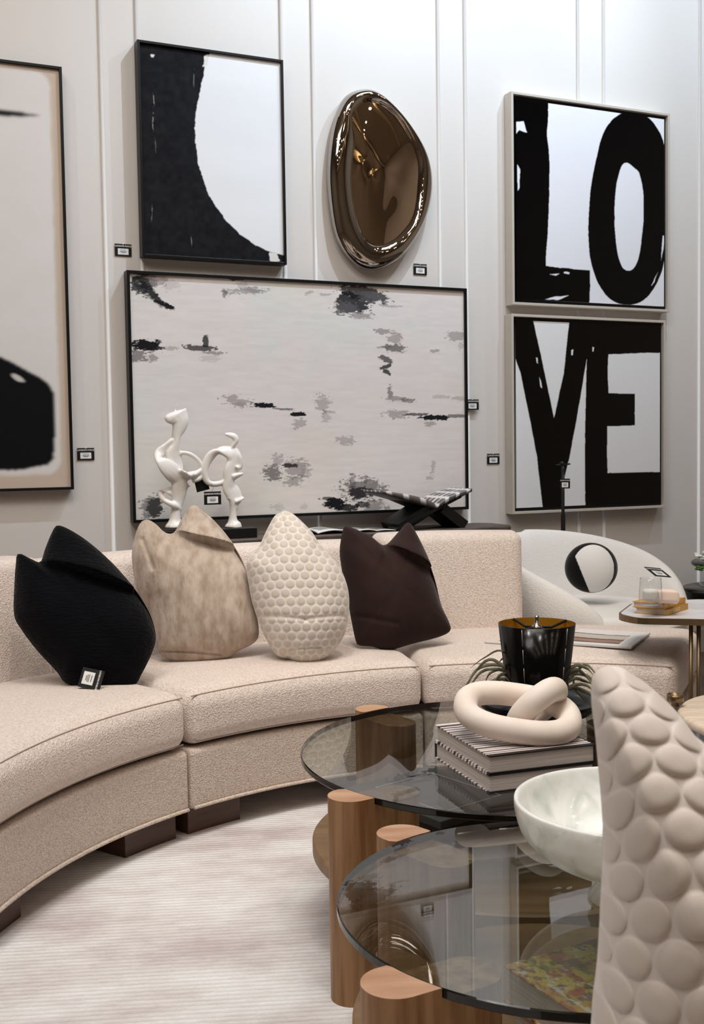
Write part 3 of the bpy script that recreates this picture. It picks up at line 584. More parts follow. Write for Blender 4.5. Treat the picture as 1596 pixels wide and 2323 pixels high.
bookhalf((990, 1150), (866, 1114), 'page_block', (70, 62, 60), 1); bookhalf((990, 1150), (1068, 1109), 'page_block', (40, 38, 42), 0)

# black pole
pq = onwall(1275, 1205, 4.55); base = TD(pq[0], 4.72, 0)
pole = thing('pole_stand', base, 'thin black metal pole rising behind the white chair', 'stand')
V, Fc = lathe([(.0, 0), (.12, 0), (.12, .012), (.012, .02), (.012, .35)], base, 32); mk('base', V, Fc, m_blackm, pole)
q = onwall(1276, 1058, 4.72); V, Fc = lathe([(.0115, .02), (.0115, .85), (.0085, .86), (.0085, q[1]), (0, q[1]+.002)], TD(q[0], 4.72, 0), 20); mk('pole', V+(base-TD(q[0], 4.72, 0))*0, Fc, m_blackm, pole)
p = TD(q[0]-.02, 4.70, q[1]+.015); V, Fc = rbox(.012, .012, .012, .0119, (1, 1, 1)); mk('knob', V+p, Fc, m_blackm, pole)
V, Fc = sweep([TD(q[0]-.055, 4.70, q[1]+.008), TD(q[0]+.03, 4.70, q[1]+.012)], .004, n=8); mk('crossbar', V, Fc, m_blackm, pole)
p = SW(1281, 1097, 4.66); card('price_card', 'small narrow price card hanging on the black pole', p, TV*.75-NV*.65, EZ, .05, .05)

# ------------------------------------------------------------------ curved sofa
SC = np.array([.53, 2.40])
def pol(R, a, z): return np.array([SC[0]+R*cos(a), SC[1]+R*sin(a), z])
def bend(V, Rm, am, zm, lean=0, puff=0, hy=1, hx=1, hz=1, pf=0):
    """local x = tangent metres at Rm, y radial outward, z up"""
    out = []
    for x, y, z in V:
        fx = max(0, 1-(x/hx)**2); fy = max(0, 1-(y/hy)**2); fz = max(0, 1-(z/hz)**2)
        zz = z+(puff*fx**.5*fy**.7 if z > 0 else 0); yy = y+(zz+hz)*lean-(pf*fx**.5*fz**.7 if y < 0 else 0)
        out.append(pol(Rm+yy, am-x/Rm, zm+zz))
    return np.array(out)
def section(a0, a1, label, backspan=None, backz=.835, seatR=2.06, bend_end=False, legs=(0, 1)):
    A0, A1 = radians(a0), radians(a1); am = (A0+A1)/2; gap = .003
    r = thing('sofa_section', pol(1.75, am, 0), label, 'sofa', 'curved boucle sofa sections')
    Ri, Ro = 1.42, 2.20; Rm = (Ri+Ro)/2; hx = (A1-A0)*Rm/2-gap; hy = (Ro-Ri)/2
    V, Fc = rbox(hx, hy, .095, .018, (26, 10, 3), 3); mk('base', bend(V, Rm, am, .185, hy=hy, hx=hx, hz=.095), Fc, m_base, r)
    cy = hy+.005; ch = .088
    Rs_ = seatR; V, Fc = rbox((A1-A0)*(Rs_+1.415)/4-.003, (Rs_-1.415)/2, ch, .055, (26, 14, 3), 7); Rc = (Rs_+1.415)/2; hx2 = (A1-A0)*Rc/2-.003
    mk('seat_cushion', bend(V, Rc, am, .373, puff=.022, pf=.016, hy=(Rs_-1.415)/2, hx=hx2*1.0, hz=ch), Fc, m_boucle, r)
    # seams round the front edges
    hw = (A1-A0)*Rc/2-gap-.012
    for zz, rr in ((.373+ch-.016, 1.431), (.373-ch+.016, 1.431)):
        pts = []
        for s in np.linspace(-1, 1, 40):
            a = am-s*(hx2-.018)/Rc; fx = max(0, 1-(s*(hx2-.018)/hx2)**2); hy_ = (seatR-1.415)/2; fy = 1-((rr-Rc)/hy_)**2; fz = 1-((zz-.373)/ch)**2
            k = .022*fx**.5*fy**.7 if zz > .4 else 0
            pts.append(pol(rr-.016*fx**.5*fz**.7, a, zz+k))
        V, Fc = sweep(pts, .0022, n=6); mk('seam', V, Fc, m_seam, r)
    V, Fc = sweep([pol(1.418, am-s*(hx-.01)/Rm, .097) for s in np.linspace(-1, 1, 40)], .006, n=8); mk('hem_welt', V, Fc, m_base, r)
    b0, b1 = (radians(backspan[0]), radians(backspan[1])) if backspan else (A0, A1)
    bm = (b0+b1)/2; Rb = 2.13; bh = (backz-.28)/2; bx = (b1-b0)*Rb/2-gap
    V, Fc = rbox(bx, .10, bh, .035, (26, 3, 14), 5)
    mk('backrest', bend(V, Rb-.02, bm, .28+bh, lean=.13, pf=.03, puff=.008, hy=.1, hx=bx, hz=bh), Fc, m_boucle, r)
    for j in legs:
        L = .215/1.5; a = (A1-.012-L/2, A0+.015+L/2)[j]
        V, Fc = rbox(.107, .07, .046, .002, (6, 1, 1), 1); mk('leg', bend(V, 1.535, a, .046, hy=1, hx=1, hz=1), Fc, m_dark_leg, r, smooth=False)
    if legs:
        for j in legs:
            L = .215/1.5; a = (A1-.05, A0+.05)[j]
            V, Fc = rbox(.05, .05, .046, .002, (1, 1, 1), 1); mk('leg', bend(V, 2.05, a, .046, hy=1, hx=1, hz=1), Fc, m_dark_leg, r, smooth=False)
    return r
section(137.3, 172.6, 'left section of curved cream boucle sofa, under the black cushion', backspan=(139.6, 172.6), backz=.85)
section(101.7, 137.2, 'middle section of curved cream boucle sofa, holding the two pale cushions', backspan=(101.7, 139.4), backz=.83)
section(66.5, 101.6, 'right section of curved cream boucle sofa with short back and open end seat', backspan=(85.6, 101.6), backz=.852, seatR=2.2)

# ------------------------------------------------------------------ cushions
def cushion(name, label, px, P0, yaw, lean, thick, m, fold=None, step=.03, ears=(), pattern=None, nth=300, nf=70, wr=.004, earthin=.35, cat='cushion', seam=None, seamr=.0018, gg=.10, backf=.85, seamm=None, foldv=None):
    n = np.array([sin(yaw)*cos(lean), -cos(yaw)*cos(lean), sin(lean)]); ux = np.array([cos(yaw), sin(yaw), 0]); uy = np.cross(n, ux)
    P0 = np.array(P0, float)
    def loc(q): w = onplane(q[0], q[1], P0, n)-P0; return np.array([w@ux, w@uy])
    L = cr_spline([loc(q) for q in px], 10, True); c = np.array([(L[:, 0].min()+L[:, 0].max())/2, L[:, 1].min()*.52+L[:, 1].max()*.48])
    a = np.unwrap(np.arctan2(L[:, 1]-c[1], L[:, 0]-c[0]))
    if a[-1] < a[0]: L = L[::-1]; a = np.unwrap(np.arctan2(L[:, 1]-c[1], L[:, 0]-c[0]))
    # resample by arc length, keeps ears sharp
    s = np.r_[0, np.cumsum(np.hypot(*np.diff(np.vstack([L, L[:1]]), axis=0).T))]; L2 = np.vstack([L, L[:1]])
    t = np.linspace(0, s[-1], nth, endpoint=False); B = np.stack([np.interp(t, s, L2[:, 0]), np.interp(t, s, L2[:, 1])], 1)
    size = np.hypot(B[:, 0]-c[0], B[:, 1]-c[1]).mean()
    ew = np.zeros(nth)
    for e in ears: le = loc(e); ew = np.maximum(ew, np.exp(-(np.hypot(B[:, 0]-le[0], B[:, 1]-le[1])/.07)**2))
    V = []; cols = []
    fs = 1-(1-np.linspace(0, 1, nf+1))**1.5
    for side in (1, -1):
        for f in (fs[1:] if side > 0 else fs[1:-1]):
            P = c+(B-c)*f
            h = thick*(1-f**2.6)**.62*(1-earthin*ew*f**1.5)
            h = h*(1 if side > 0 else backf)
            x, y = P[:, 0], P[:, 1]
            h = h+wr*(fbm(x*9+side*5, y*7, 3)-.5)*2*(1-f**6)
            nrm = np.stack([np.zeros(nth)]*2, 1)
            if side > 0 and fold is not None:
                fl = cr_spline([loc(q) for q in fold], 8); d = np.full(nth, 9.); sg = np.zeros(nth); tt = np.zeros(nth)
                for i in range(len(fl)-1):
                    p, q = fl[i], fl[i+1]; v = q-p; u = np.clip(((P-p)@v)/(v@v), 0, 1); pr = p+u[:, None]*v; dd = np.hypot(*(P-pr).T)
                    cz_ = (v[0]*(P[:, 1]-p[1])-v[1]*(P[:, 0]-p[0])); k = dd < d; sg[k] = np.sign(cz_[k]); tt[k] = (i+u[k])/(len(fl)-1); d = np.minimum(d, dd)
                side_in = sg > 0
                fall = np.exp(-(d/.10)**2)*(1-tt**3)
                h = h-np.where(side_in, step*np.minimum(d/.016, 1)**.8*fall, 0)+np.where(~side_in, step*.5*np.exp(-(d/.035)**2)*(1-tt**3), 0)
            if side > 0 and foldv is not None:
                for (pa, pb, dep, wd) in foldv:
                    p, q = loc(pa), loc(pb); v = q-p; u = ((P-p)@v)/(v@v); pr = p+np.clip(u, 0, 1)[:, None]*v; dd = np.hypot(*(P-pr).T); h = h-dep*np.exp(-(dd/wd)**2)
            col = None
            if pattern is not None:
                g = 1+gg*f**3; dh, col = pattern(c[0]+(x-c[0])*g, c[1]+(y-c[1])*g, side); h = h+dh*np.minimum(1, (1-f)*14+.12)
                cols.append(col)
            W = P0+x[:, None]*ux+y[:, None]*uy+(side*h)[:, None]*n
            V.append(W)
    V = np.vstack(V); nF = nf; nB = nf-1
    cf = V[:nth].mean(0); cb = V[nF*nth:nF*nth+nth].mean(0); V = np.vstack([V, cf, cb]); iF, iB = len(V)-2, len(V)-1
    ar = np.arange(nth); nx_ = (ar+1) % nth; Fc = []
    for k in range(nF-1): Fc.append(np.stack([k*nth+ar, (k+1)*nth+ar, (k+1)*nth+nx_, k*nth+nx_], 1))
    o2 = nF*nth
    for k in range(nB-1): Fc.append(np.stack([o2+k*nth+nx_, o2+(k+1)*nth+nx_, o2+(k+1)*nth+ar, o2+k*nth+ar], 1))
    Fc.append(np.stack([o2+(nB-1)*nth+nx_, (nF-1)*nth+nx_, (nF-1)*nth+ar, o2+(nB-1)*nth+ar], 1))
    Fc = np.vstack(Fc).tolist()+[[iF, int(j), int(k)] for j, k in zip(ar, nx_)]+[[iB, int(o2+k), int(o2+j)] for j, k in zip(ar, nx_)]
    C = None
    if pattern is not None: C = np.vstack(cols); C = np.vstack([C, C[:1], C[:1]])
    zmin = V[:, 2].min(); r = thing(name, (P0[0], P0[1], zmin), label, cat)
    mk('cover', V, Fc, m, r, col=C)
    # seam along the outline
    W = P0+(B[:, :1])*ux+(B[:, 1:2])*uy; Vs, Fs = sweep(W[::2], seamr, n=6, closed=True); mk('piping', Vs, Fs, seamm or m, r, col=None if pattern is None else np.tile(C.mean(0), (len(Vs), 1)))
    return r, (P0, n, ux, uy, thick, loc)
def ZS(): return .47
def dots(pitch, rad, hgt, c_dot, c_gr, ph=(0, 0), rot=0.):
    def f(x, y, side):
        x = x*cos(rot)+y*sin(rot); y = -x*sin(rot)+y*cos(rot)
        ry = pitch*.866; best = np.full(x.shape, 9.)
        j0 = np.floor((y-ph[1])/ry)
        for dj in (0, 1):
            j = j0+dj; off = (j % 2)*pitch/2; i = np.round((x-ph[0]-off)/pitch); d = np.hypot(x-ph[0]-off-i*pitch, y-ph[1]-j*ry); best = np.minimum(best, d)
        q = best/rad; h = hgt*np.clip(1-q**3.2, 0, 1)**.7
        m = sm(1.05, .85, q); return h, linarr(c_gr)*(1-m[:, None])+linarr(c_dot)*m[:, None]
    return f
# black cushion
cushion('throw_cushion', 'black textured cushion with a price tag, leftmost on the sofa',
    [(42, 1257), (68, 1268), (92, 1276), (104, 1244), (120, 1206), (133, 1193), (169, 1209), (211, 1239), (256, 1280), (293, 1322), (320, 1359), (342, 1401), (352, 1446), (342, 1484), (322, 1525), (301, 1557), (262, 1558), (226, 1557), (188, 1556), (150, 1549), (128, 1521), (86, 1476), (49, 1427), (33, 1393), (34, 1326), (37, 1280)],
    (-.78, 3.45, .485), .25, .30, .10, m_navy, fold=[(301, 1336), (220, 1308), (150, 1290), (92, 1276)], step=.035, ears=[(42, 1257), (133, 1193), (301, 1557)])
# taupe cushion
cushion('throw_cushion', 'taupe distressed velvet cushion with two peaked corners, right of the black one',
    [(335, 1180), (320, 1186), (307, 1217), (300, 1265), (312, 1341), (331, 1378), (353, 1438), (362, 1478), (378, 1493), (429, 1504), (470, 1501), (515, 1493), (540, 1476), (576, 1457), (586, 1431), (575, 1363), (556, 1288), (526, 1232), (489, 1186), (451, 1152), (438, 1147), (428, 1153), (412, 1178), (395, 1209), (374, 1209), (353, 1190)],
    (-.47, 3.81, .485), .12, .30, .11, m_taupe, fold=[(530, 1240), (455, 1228), (395, 1209)], step=.035, ears=[(335, 1180), (438, 1147)], foldv=[((365, 1478), (500, 1486), .012, .006), ((325, 1230), (350, 1300), .008, .008), ((470, 1440), (390, 1250), -.006, .02)], wr=.009)
# dotted cushion
P0d = (-.15, 3.79, .485)
rd, infd = cushion('throw_cushion', 'cream cushion covered in raised round dots, third from left on sofa',
    [(637, 1163), (650, 1160), (672, 1173), (705, 1206), (722, 1231), (747, 1260), (772, 1293), (788, 1338), (790, 1388), (780, 1438), (759, 1471), (734, 1494), (705, 1505), (676, 1505), (655, 1494), (627, 1485), (602, 1446), (590, 1417), (573, 1367), (565, 1326), (559, 1281), (568, 1262), (588, 1239), (604, 1206), (622, 1173)],
    P0d, .10, .30, .12, m_dots, ears=[(640, 1160)], pattern=dots(.0345, .0152, .0028, (208, 200, 188), (228, 221, 216)), nth=520, nf=150, foldv=[((598, 1404), (690, 1415), .007, .008), ((690, 1415), (778, 1402), .006, .008), ((655, 1478), (725, 1473), .007, .006), ((637, 1168), (660, 1290), .003, .004), ((660, 1290), (692, 1495), .003, .004)])
# its front seam follows the middle of the cushion
def frontseam(parent, inf, px, off, m, r=.0015):
    P0, n, ux, uy, th, loc = inf; pts = []
    for q in cr_spline(px, 10): w = onplane(q[0], q[1], P0, n); pts.append(w+n*off(q))
    return pts
# brown cushion
cushion('throw_cushion', 'dark brown velvet cushion with two peaked corners, rightmost on the sofa',
    [(781, 1196), (774, 1223), (771, 1256), (778, 1305), (788, 1355), (797, 1405), (807, 1452), (815, 1463), (846, 1466), (881, 1474), (937, 1459), (995, 1444), (1020, 1430), (1016, 1409), (999, 1372), (987, 1322), (974, 1281), (962, 1248), (943, 1210), (930, 1188), (919, 1190), (900, 1212), (871, 1238), (838, 1216), (813, 1204), (794, 1197)],
    (.12, 4.00, .485), .15, .28, .10, m_brown, fold=[(974, 1286), (920, 1262), (871, 1238)], step=.035, ears=[(781, 1196), (928, 1188), (1020, 1430), (812, 1463)], foldv=[((800, 1400), (890, 1420), .006, .01)])
# foreground bubble cushion
FP = (.36, 1.02, .75)
cushion('throw_cushion', 'large greige bubble textured cushion close up at lower right corner',
    [(1384, 1511), (1362, 1516), (1346, 1532), (1341, 1556), (1342, 1600), (1350, 1665), (1358, 1752), (1363, 1807), (1367, 1879), (1365, 1952), (1361, 2061), (1355, 2170), (1341, 2315), (1338, 2500), (1352, 2760), (1400, 2890), (1560, 2930), (1760, 2920), (1900, 2800), (1930, 2500), (1900, 2200), (1850, 1980), (1760, 1850), (1660, 1750), (1596, 1687), (1574, 1668), (1548, 1632), (1519, 1600), (1476, 1560), (1447, 1538), (1411, 1515)],
    FP, -.10, .06, .12, m_bub, ears=[(1375, 1511)], pattern=dots(.0455, .0212, .0068, (222, 212, 206), (234, 226, 222), ph=(.013, .010), rot=.10), nth=900, nf=260, wr=.006, earthin=.15, seamr=.0004, gg=.30)
# the ottoman it leans on stays below the picture
V, Fc = rbox(.40, .26, .205, .05, (6, 6, 3)); 
st = thing('ottoman', (.56, 1.03, 0), 'low greige upholstered ottoman carrying the bubble cushion, below the picture', 'ottoman')
mk('pad', V+np.array([.56, 1.03, .225]), Fc, m_base, st)
for dx in (-.33, .33):
    for dy in (-.2, .2): V, Fc = lathe([(0, 0), (.014, 0), (.02, .04), (0, .04)], (.56+dx, 1.03+dy), 16); mk('foot', V, Fc, m_dark_leg, st)
# card on black cushion
pc = atY(207, 1540, 3.37); uy = np.array([.97, -.08, -.20]); ux = np.array([-.30, -.35, -.80]); ux = ux-uy*(ux@uy)/(uy@uy)
r_ = card('price_card', 'black price tag with white label lying against the black cushion', pc, ux, uy, .062, .070)

# ------------------------------------------------------------------ glass coffee tables
def coffee(name, label, c, R, legs, Rs, zs, st):
    c = np.array(c); r = thing(name, (c[0], c[1], 0), label, 'coffee table')
    zt = .45; th = .015
    prof = [(.0001, zt-th), (R-.002, zt-th), (R, zt-th+.002), (R, zt-.002), (R-.002, zt), (.0001, zt)]
    V, Fc = lathe(prof, c, 160); n = 160; mi = []
    for i in range(n): mi += [0, 1, 1, 1, 0]
    Fc = [q[::-1] for q in Fc] if False else Fc
    o = mk('glass_top', V, Fc, m_glass, r, smooth=False, mats=[m_gedge], midx=mi, label='smoked glass disc with black looking edge')
    V, Fc = lathe([(.0001, zs-.036), (Rs-.004, zs-.036), (Rs, zs-.032), (Rs, zs-.004), (Rs-.004, zs), (.0001, zs)], c, 128); mk('lower_shelf', V, Fc, m_shelf, r, smooth=False)
    for (ox, oy), (ix, iy) in legs:
        a = np.array([ox, oy]); b = np.array([ix, iy]); d = (b-a)/np.linalg.norm(b-a); pn = np.array([-d[1], d[0]]); rr = .049; poly = []
        for j in range(25): t = pi/2+pi*j/24; poly.append(a+rr*(cos(t)*d+sin(t)*pn))
        for j in range(25): t = -pi/2+pi*j/24; poly.append(b+rr*(cos(t)*d+sin(t)*pn))
        V, Fc = prism(poly, 0, zt-th-.0005); lg = mk('leg', V, Fc, m_oak, r, smooth=False); 
        # outer part rises flush with the glass
        dense = []
        for i in range(len(poly)):
            p, q = poly[i], poly[(i+1) % len(poly)]
            for k in range(8): dense.append(p+(q-p)*k/8)
        dense = np.array(dense); ds = np.hypot(*(dense-c).T); outm = ds > R+.0012
        idx = np.where(outm)[0]; s0 = [i for i in idx if not outm[i-1]]
        if s0:
            seq = [];  i = s0[0]
            while outm[i % len(dense)] and len(seq) < len(dense): seq.append(dense[i % len(dense)]); i += 1
            a0 = atan2(*(seq[-1]-c)[::-1]); a1 = atan2(*(seq[0]-c)[::-1]); da = (a1-a0+pi) % (2*pi)-pi
            arc = [c+(R+.0012)*np.array([cos(a0+da*k/12), sin(a0+da*k/12)]) for k in range(1, 12)]
            V, Fc = prism(seq+arc, zt-th-.0005, zt+.001); mk('leg_cap', V, Fc, m_oak, lg, smooth=False, mats=[m_oak_top], midx=[1, 1]+[0]*(len(Fc)-2))
    return r
def L4(c, ro, angs, length=.125):
    out = []
    for a, ad in angs:
        o = np.array(c)+ro*np.array([cos(radians(a)), sin(radians(a))]); d = -np.array([cos(radians(ad)), sin(radians(ad))]); out.append((tuple(o), tuple(o+d*length)))
    return out
TB = (.385, 2.734); TF = (.346, 1.80)
coffee('coffee_table', 'larger round smoked glass coffee table on oak slab legs, farther back', TB, .523, L4(TB, .545, [(223, 213), (128, 125), (43, 43), (-47, -47)]), .497, .23, 0)
coffee('coffee_table', 'smaller round smoked glass coffee table on oak slab legs, nearest the camera', TF, .3815, L4(TF, .411, [(224, 209), (129, 132), (43, 43), (-47, -47)]), .3586, .25, 0)

# ------------------------------------------------------------------ striped books and link sculpture
def book(name, label, A, B, z0, th, wside, cover, mcover, stripes=None, spine_rgb=None, group=None, mpaper=None, ct=.003, spine_side='u1'):
    """A,B front edge corners (x,y); depth wside to the left normal of A->B; cover(u,v)->rgb"""
    A = np.array(A); B = np.array(B); L = np.linalg.norm(B-A); e1 = np.r_[(B-A)/L, 0]; e2 = np.r_[-(B-A)[1]/L, (B-A)[0]/L, 0]; O = np.r_[A, 0]
    r = thing(name, np.r_[(A+B)/2, z0], label, 'book', group)
    ins = .004
    lo, hi = [ins, ins], [L-ins, wside-ins]
    if spine_side == 'u1': hi[0] = L-.002
    if spine_side == 'v0': lo[1] = .002
    if spine_side == 'v1': hi[1] = wside-.002
    mk('page_block', boxv(O, e1, e2, EZ, (lo[0], lo[1], z0+ct), (hi[0], hi[1], z0+th-ct)), BF, mpaper or m_paper, r, smooth=False)
    nx, ny = 140, 140
    for nm, za, zb_ in (('front_cover', z0+th-ct, z0+th), ('back_cover', z0, z0+ct)):
        u = np.linspace(0, 1, nx); v = np.linspace(0, 1, ny); UU, VV = np.meshgrid(u, v); Pt = O+(UU.ravel()*L)[:, None]*e1+(VV.ravel()*wside)[:, None]*e2
        top = Pt+EZ*(zb_); bot = Pt+EZ*za; n = nx*ny; Fc = gridface(nx, ny).tolist(); ring = list(range(nx))+[nx-1+i*nx for i in range(1, ny)]+[n-1-j for j in range(1, nx)]+[(ny-1-i)*nx for i in range(1, ny-1)]
        C = cover(UU, VV).reshape(-1, 3); m2 = {a: i for i, a in enumerate(ring)}; rb = bot[ring]
        Fc += [[ring[(i+1) % len(ring)], ring[i], n+i, n+(i+1) % len(ring)] for i in range(len(ring))]; Fc.append([n+i for i in range(len(ring))][::-1])
        mk(nm, np.vstack([top, rb]), Fc, mcover, r, smooth=False, col=np.vstack([C, C[ring]]))
    s = spine_rgb or (20, 18, 22)
    ms = mat('spine_%d_%d' % (s[0], len(MATS)), s, .4)
    if spine_side == 'u1': q = ((L-.002, 0, z0), (L+.0015, wside, z0+th))
    elif spine_side == 'v0': q = ((0, -.0015, z0), (L, .002, z0+th))
    else: q = ((0, wside-.002, z0), (L, wside+.0015, z0+th))
    sp = mk('spine', boxv(O, e1, e2, EZ, *q), BF, ms, r, smooth=False)
    return r, sp, (O, e1, e2, L)
def stripes_cover(UU, VV):
    c = np.ones(UU.shape+(3,))*linarr((218, 206, 204)); s = VV+0.0*UU; m = np.zeros(UU.shape)
    for a, w in ((.02, .03), (.075, .008), (.12, .014), (.175, .006), (.22, .02), (.275, .008), (.33, .014), (.385, .02), (.44, .008), (.5, .02), (.56, .012), (.62, .02), (.68, .008), (.73, .02), (.8, .014), (.86, .02), (.93, .03)): m = np.maximum(m, (np.abs(s-a) < w*.8).astype(float))
    return mixc(c, linarr((22, 18, 22)), m)
A = U(1109, 1801, .45)[:2]; dirv = (np.array([.532, 2.437])-np.array([.289, 2.355])); dirv /= np.linalg.norm(dirv); B = A+dirv*.262
book('striped_book', 'thick black and white striped book, lower of two on the glass table', A, B, .4505, .0405, .30, stripes_cover, m_cover, spine_side='v1')
book('striped_book', 'thick black and white striped book on top, carrying the stone links', A+np.array([.001, .003]), B+np.array([.001, .003]), .4915, .0405, .298, stripes_cover, m_cover, spine_side='u1')
def ring3(c, a, b, ha, hb, k=64, p=2.6):
    P = []
    for i in range(k):
        t = 2*pi*i/k; x = abs(cos(t))**(2/p)*ha*(1 if cos(t) >= 0 else -1); y = abs(sin(t))**(2/p)*hb*(1 if sin(t) >= 0 else -1); P.append(np.array(c)+np.array(a)*x+np.array(b)*y)
    return np.array(P)
zl = .532+.027
lk = thing('link_sculpture', (.40, 2.44, .533), 'cream stone sculpture of two interlocked chain links on the striped books', 'sculpture')
pn_ = atY(1200, 1666, 2.46); pf_ = atY(1160, 1580, 2.62); pa = atY(1056, 1618, 2.53); pb = atY(1290, 1640, 2.53)
cc = (pa+pb)/2; ax = pb-pa; half = np.linalg.norm(ax)/2; ax /= np.linalg.norm(ax); bb = pf_-pn_; bb = bb-ax*(ax@bb); hb_ = np.linalg.norm(bb)/2; bb /= np.linalg.norm(bb)
cc[2] = max(cc[2], .533+.029+abs(bb[2])*hb_)
V, Fc = sweep(ring3(cc, ax*cos(.10)-bb*sin(.10), bb*cos(.10)+ax*sin(.10), half, hb_, p=2.5), .0285, n=22, up=tuple(np.cross(ax, bb)), closed=True); mk('lying_link', V, Fc, m_link, lk)
q0 = atY(1176, 1634, 2.53); q1 = atY(1258, 1572, 2.57); c2 = (q0+q1)/2; a3 = (q1-q0)/np.linalg.norm(q1-q0); b3 = np.array([.25, .80, -.35]); b3 -= a3*(a3@b3); b3 /= np.linalg.norm(b3)
V, Fc = sweep(ring3(c2, a3, b3, .058, .058, p=2.1), .0285, n=22, up=tuple(np.cross(a3, b3)), closed=True); mk('upright_link', V, Fc, m_link, lk)

# black bowl, air plant and lamp with black shade
bc = np.array([.508, 3.02])
V, Fc = lathe([(.0, .4505), (.09, .4505), (.15, .475), (.172, .505), (.168, .507), (.145, .48), (.085, .458), (0, .457)], bc, 96); tag(mk('black_bowl', V, Fc, m_black), 'wide shallow black bowl under the black shade on the back glass table', 'bowl')
lp = thing('table_lamp', (bc[0]-.006, bc[1]-.02, .458), 'small table lamp with glossy black tapered shade lined in gold', 'lamp')
lc = np.array([.499, 2.985]); zt, zb_ = .722, .528
V, Fc = lathe([(.082, zb_), (.1045, zt)], lc, 96); Vi, Fi = lathe([(.0795, zb_), (.102, zt)], lc, 96); 
mk('lamp_shade', np.vstack([V, Vi]), Fc+[[i*2+1, ((i+1) % 96)*2+1, 192+((i+1) % 96)*2+1, 192+i*2+1] for i in range(96)], m_black, lp)
mk('shade_lining', Vi+0, [q[::-1] for q in Fi], m_gold, lp, label='gold lining')
V, Fc = lathe([(0, .4575), (.05, .4575), (.05, .467), (.012, .472), (.02, .50), (.012, .53), (.006, .60), (.006, .715), (0, .715)], lc, 32); mk('lamp_body', V, Fc, m_black, lp)
parts = [sweep([np.r_[lc, .712], np.r_[lc+.05*np.array([cos(a), sin(a)]), .706], np.r_[lc+.102*np.array([cos(a), sin(a)]), .720]], .004, n=6) for a in (.5, .5+pi/2, .5+pi, .5+1.5*pi)]
V, Fc = join(*parts); mk('spider', V, Fc, m_blackm, lp, label='dark metal spider arms'); V, Fc = lathe([(0, .698), (.014, .698), (.016, .708), (.013, .716), (.007, .719), (.008, .738), (.005, .743), (0, .744)], lc, 20); mk('finial', V, Fc, m_chrome, lp)
m_glint = mat('seam_glint', (190, 186, 180), .4, metal=.6)  # pale dashes stand in for bright reflections along the shade's seams
for an in (-2.12, -.86):
    parts = []
    for s0, s1 in ((.02, .25), (.30, .50), (.56, .76), (.82, .97)):
        f = lambda s: np.r_[lc+(.1045-(.0225)*s+.0006)*np.array([cos(an), sin(an)]), zt-(zt-zb_)*s]; parts.append(sweep([f(s0), f(s1)], .0009, n=6))
    V, Fc = join(*parts); mk('seam_glints', V, Fc, m_glint, lp)
ap = thing('air_plant', (bc[0], bc[1], .46), 'grey green air plant with long curling leaves spilling from black bowl', 'plant')
random.seed(11)
lv = [((1140, 1478), (1098, 1492), (1066, 1516)), ((1145, 1512), (1080, 1520), (1043, 1600)), ((1145, 1522), (1090, 1525), (1050, 1590)), ((1142, 1520), (1110, 1528), (1096, 1562)), ((1145, 1530), (1122, 1545), (1112, 1570)), ((1143, 1540), (1090, 1560), (1085, 1600)), ((1145, 1497), (1132, 1502), (1127, 1510)),
      ((1300, 1512), (1330, 1516), (1345, 1532)), ((1300, 1520), (1325, 1530), (1345, 1556)), ((1300, 1540), (1325, 1545), (1345, 1552)), ((1297, 1512), (1303, 1560), (1338, 1600)), ((1300, 1555), (1330, 1555), (1352, 1575)), ((1298, 1530), (1340, 1540), (1352, 1590)),
      ((1150, 1545), (1120, 1570), (1060, 1610)), ((1145, 1515), (1100, 1500), (1036, 1585)), ((1300, 1530), (1330, 1508), (1362, 1545)), ((1300, 1560), (1345, 1580), (1360, 1620)), ((1150, 1555), (1105, 1575), (1100, 1605))]
for i, (a, b, c_) in enumerate(lv):
    Y = 3.02+.05*((i*37) % 7-3)/3; P = cr_spline([np.array([bc[0]+.01*((i % 3)-1), Y, .47]), np.array([(atY(*a, Y)[0]+bc[0])/2, Y, (.47+atY(*a, Y)[2])/2+.01]), atY(*a, Y), atY(*b, Y-.02), atY(*c_, Y-.05)], 7)
    w = np.interp(np.linspace(0, 1, len(P)), [0, .3, .75, 1], [.0065, .006, .004, .0005])*(.55 if i in (0, 6) else 1)
    V, Fc = sweep(P, w, w*.25, n=8, up=(.1, .2, 1)); mk('leaf', V, Fc, m_leaf, ap)

# alabaster bowl on the near table
ac = np.array([.452, 1.79]); z0 = .4505
ab = thing('footed_bowl', (*ac, z0), 'large white veined alabaster footed bowl on the near glass table', 'bowl')
V, Fc = lathe([(0, z0), (.068, z0), (.070, z0+.004), (.052, z0+.025), (.044, z0+.045), (.0, z0+.05)], ac, 96); mk('foot', V, Fc, m_alab, ab)
pr = [(0, z0+.046), (.05, z0+.048), (.10, z0+.058), (.145, z0+.078), (.176, z0+.108), (.188, z0+.14), (.1905, z0+.163), (.188, z0+.168), (.182, z0+.165), (.178, z0+.14), (.162, z0+.112), (.13, z0+.088), (.09, z0+.072), (.04, z0+.064), (0, z0+.063)]
P = cr_spline([(r_[0], r_[1], 0) for r_ in pr], 5); V, Fc = lathe([(max(a, 0), b) for a, b, _ in P], ac, 128); mk('basin', V, Fc, m_alab, ab)

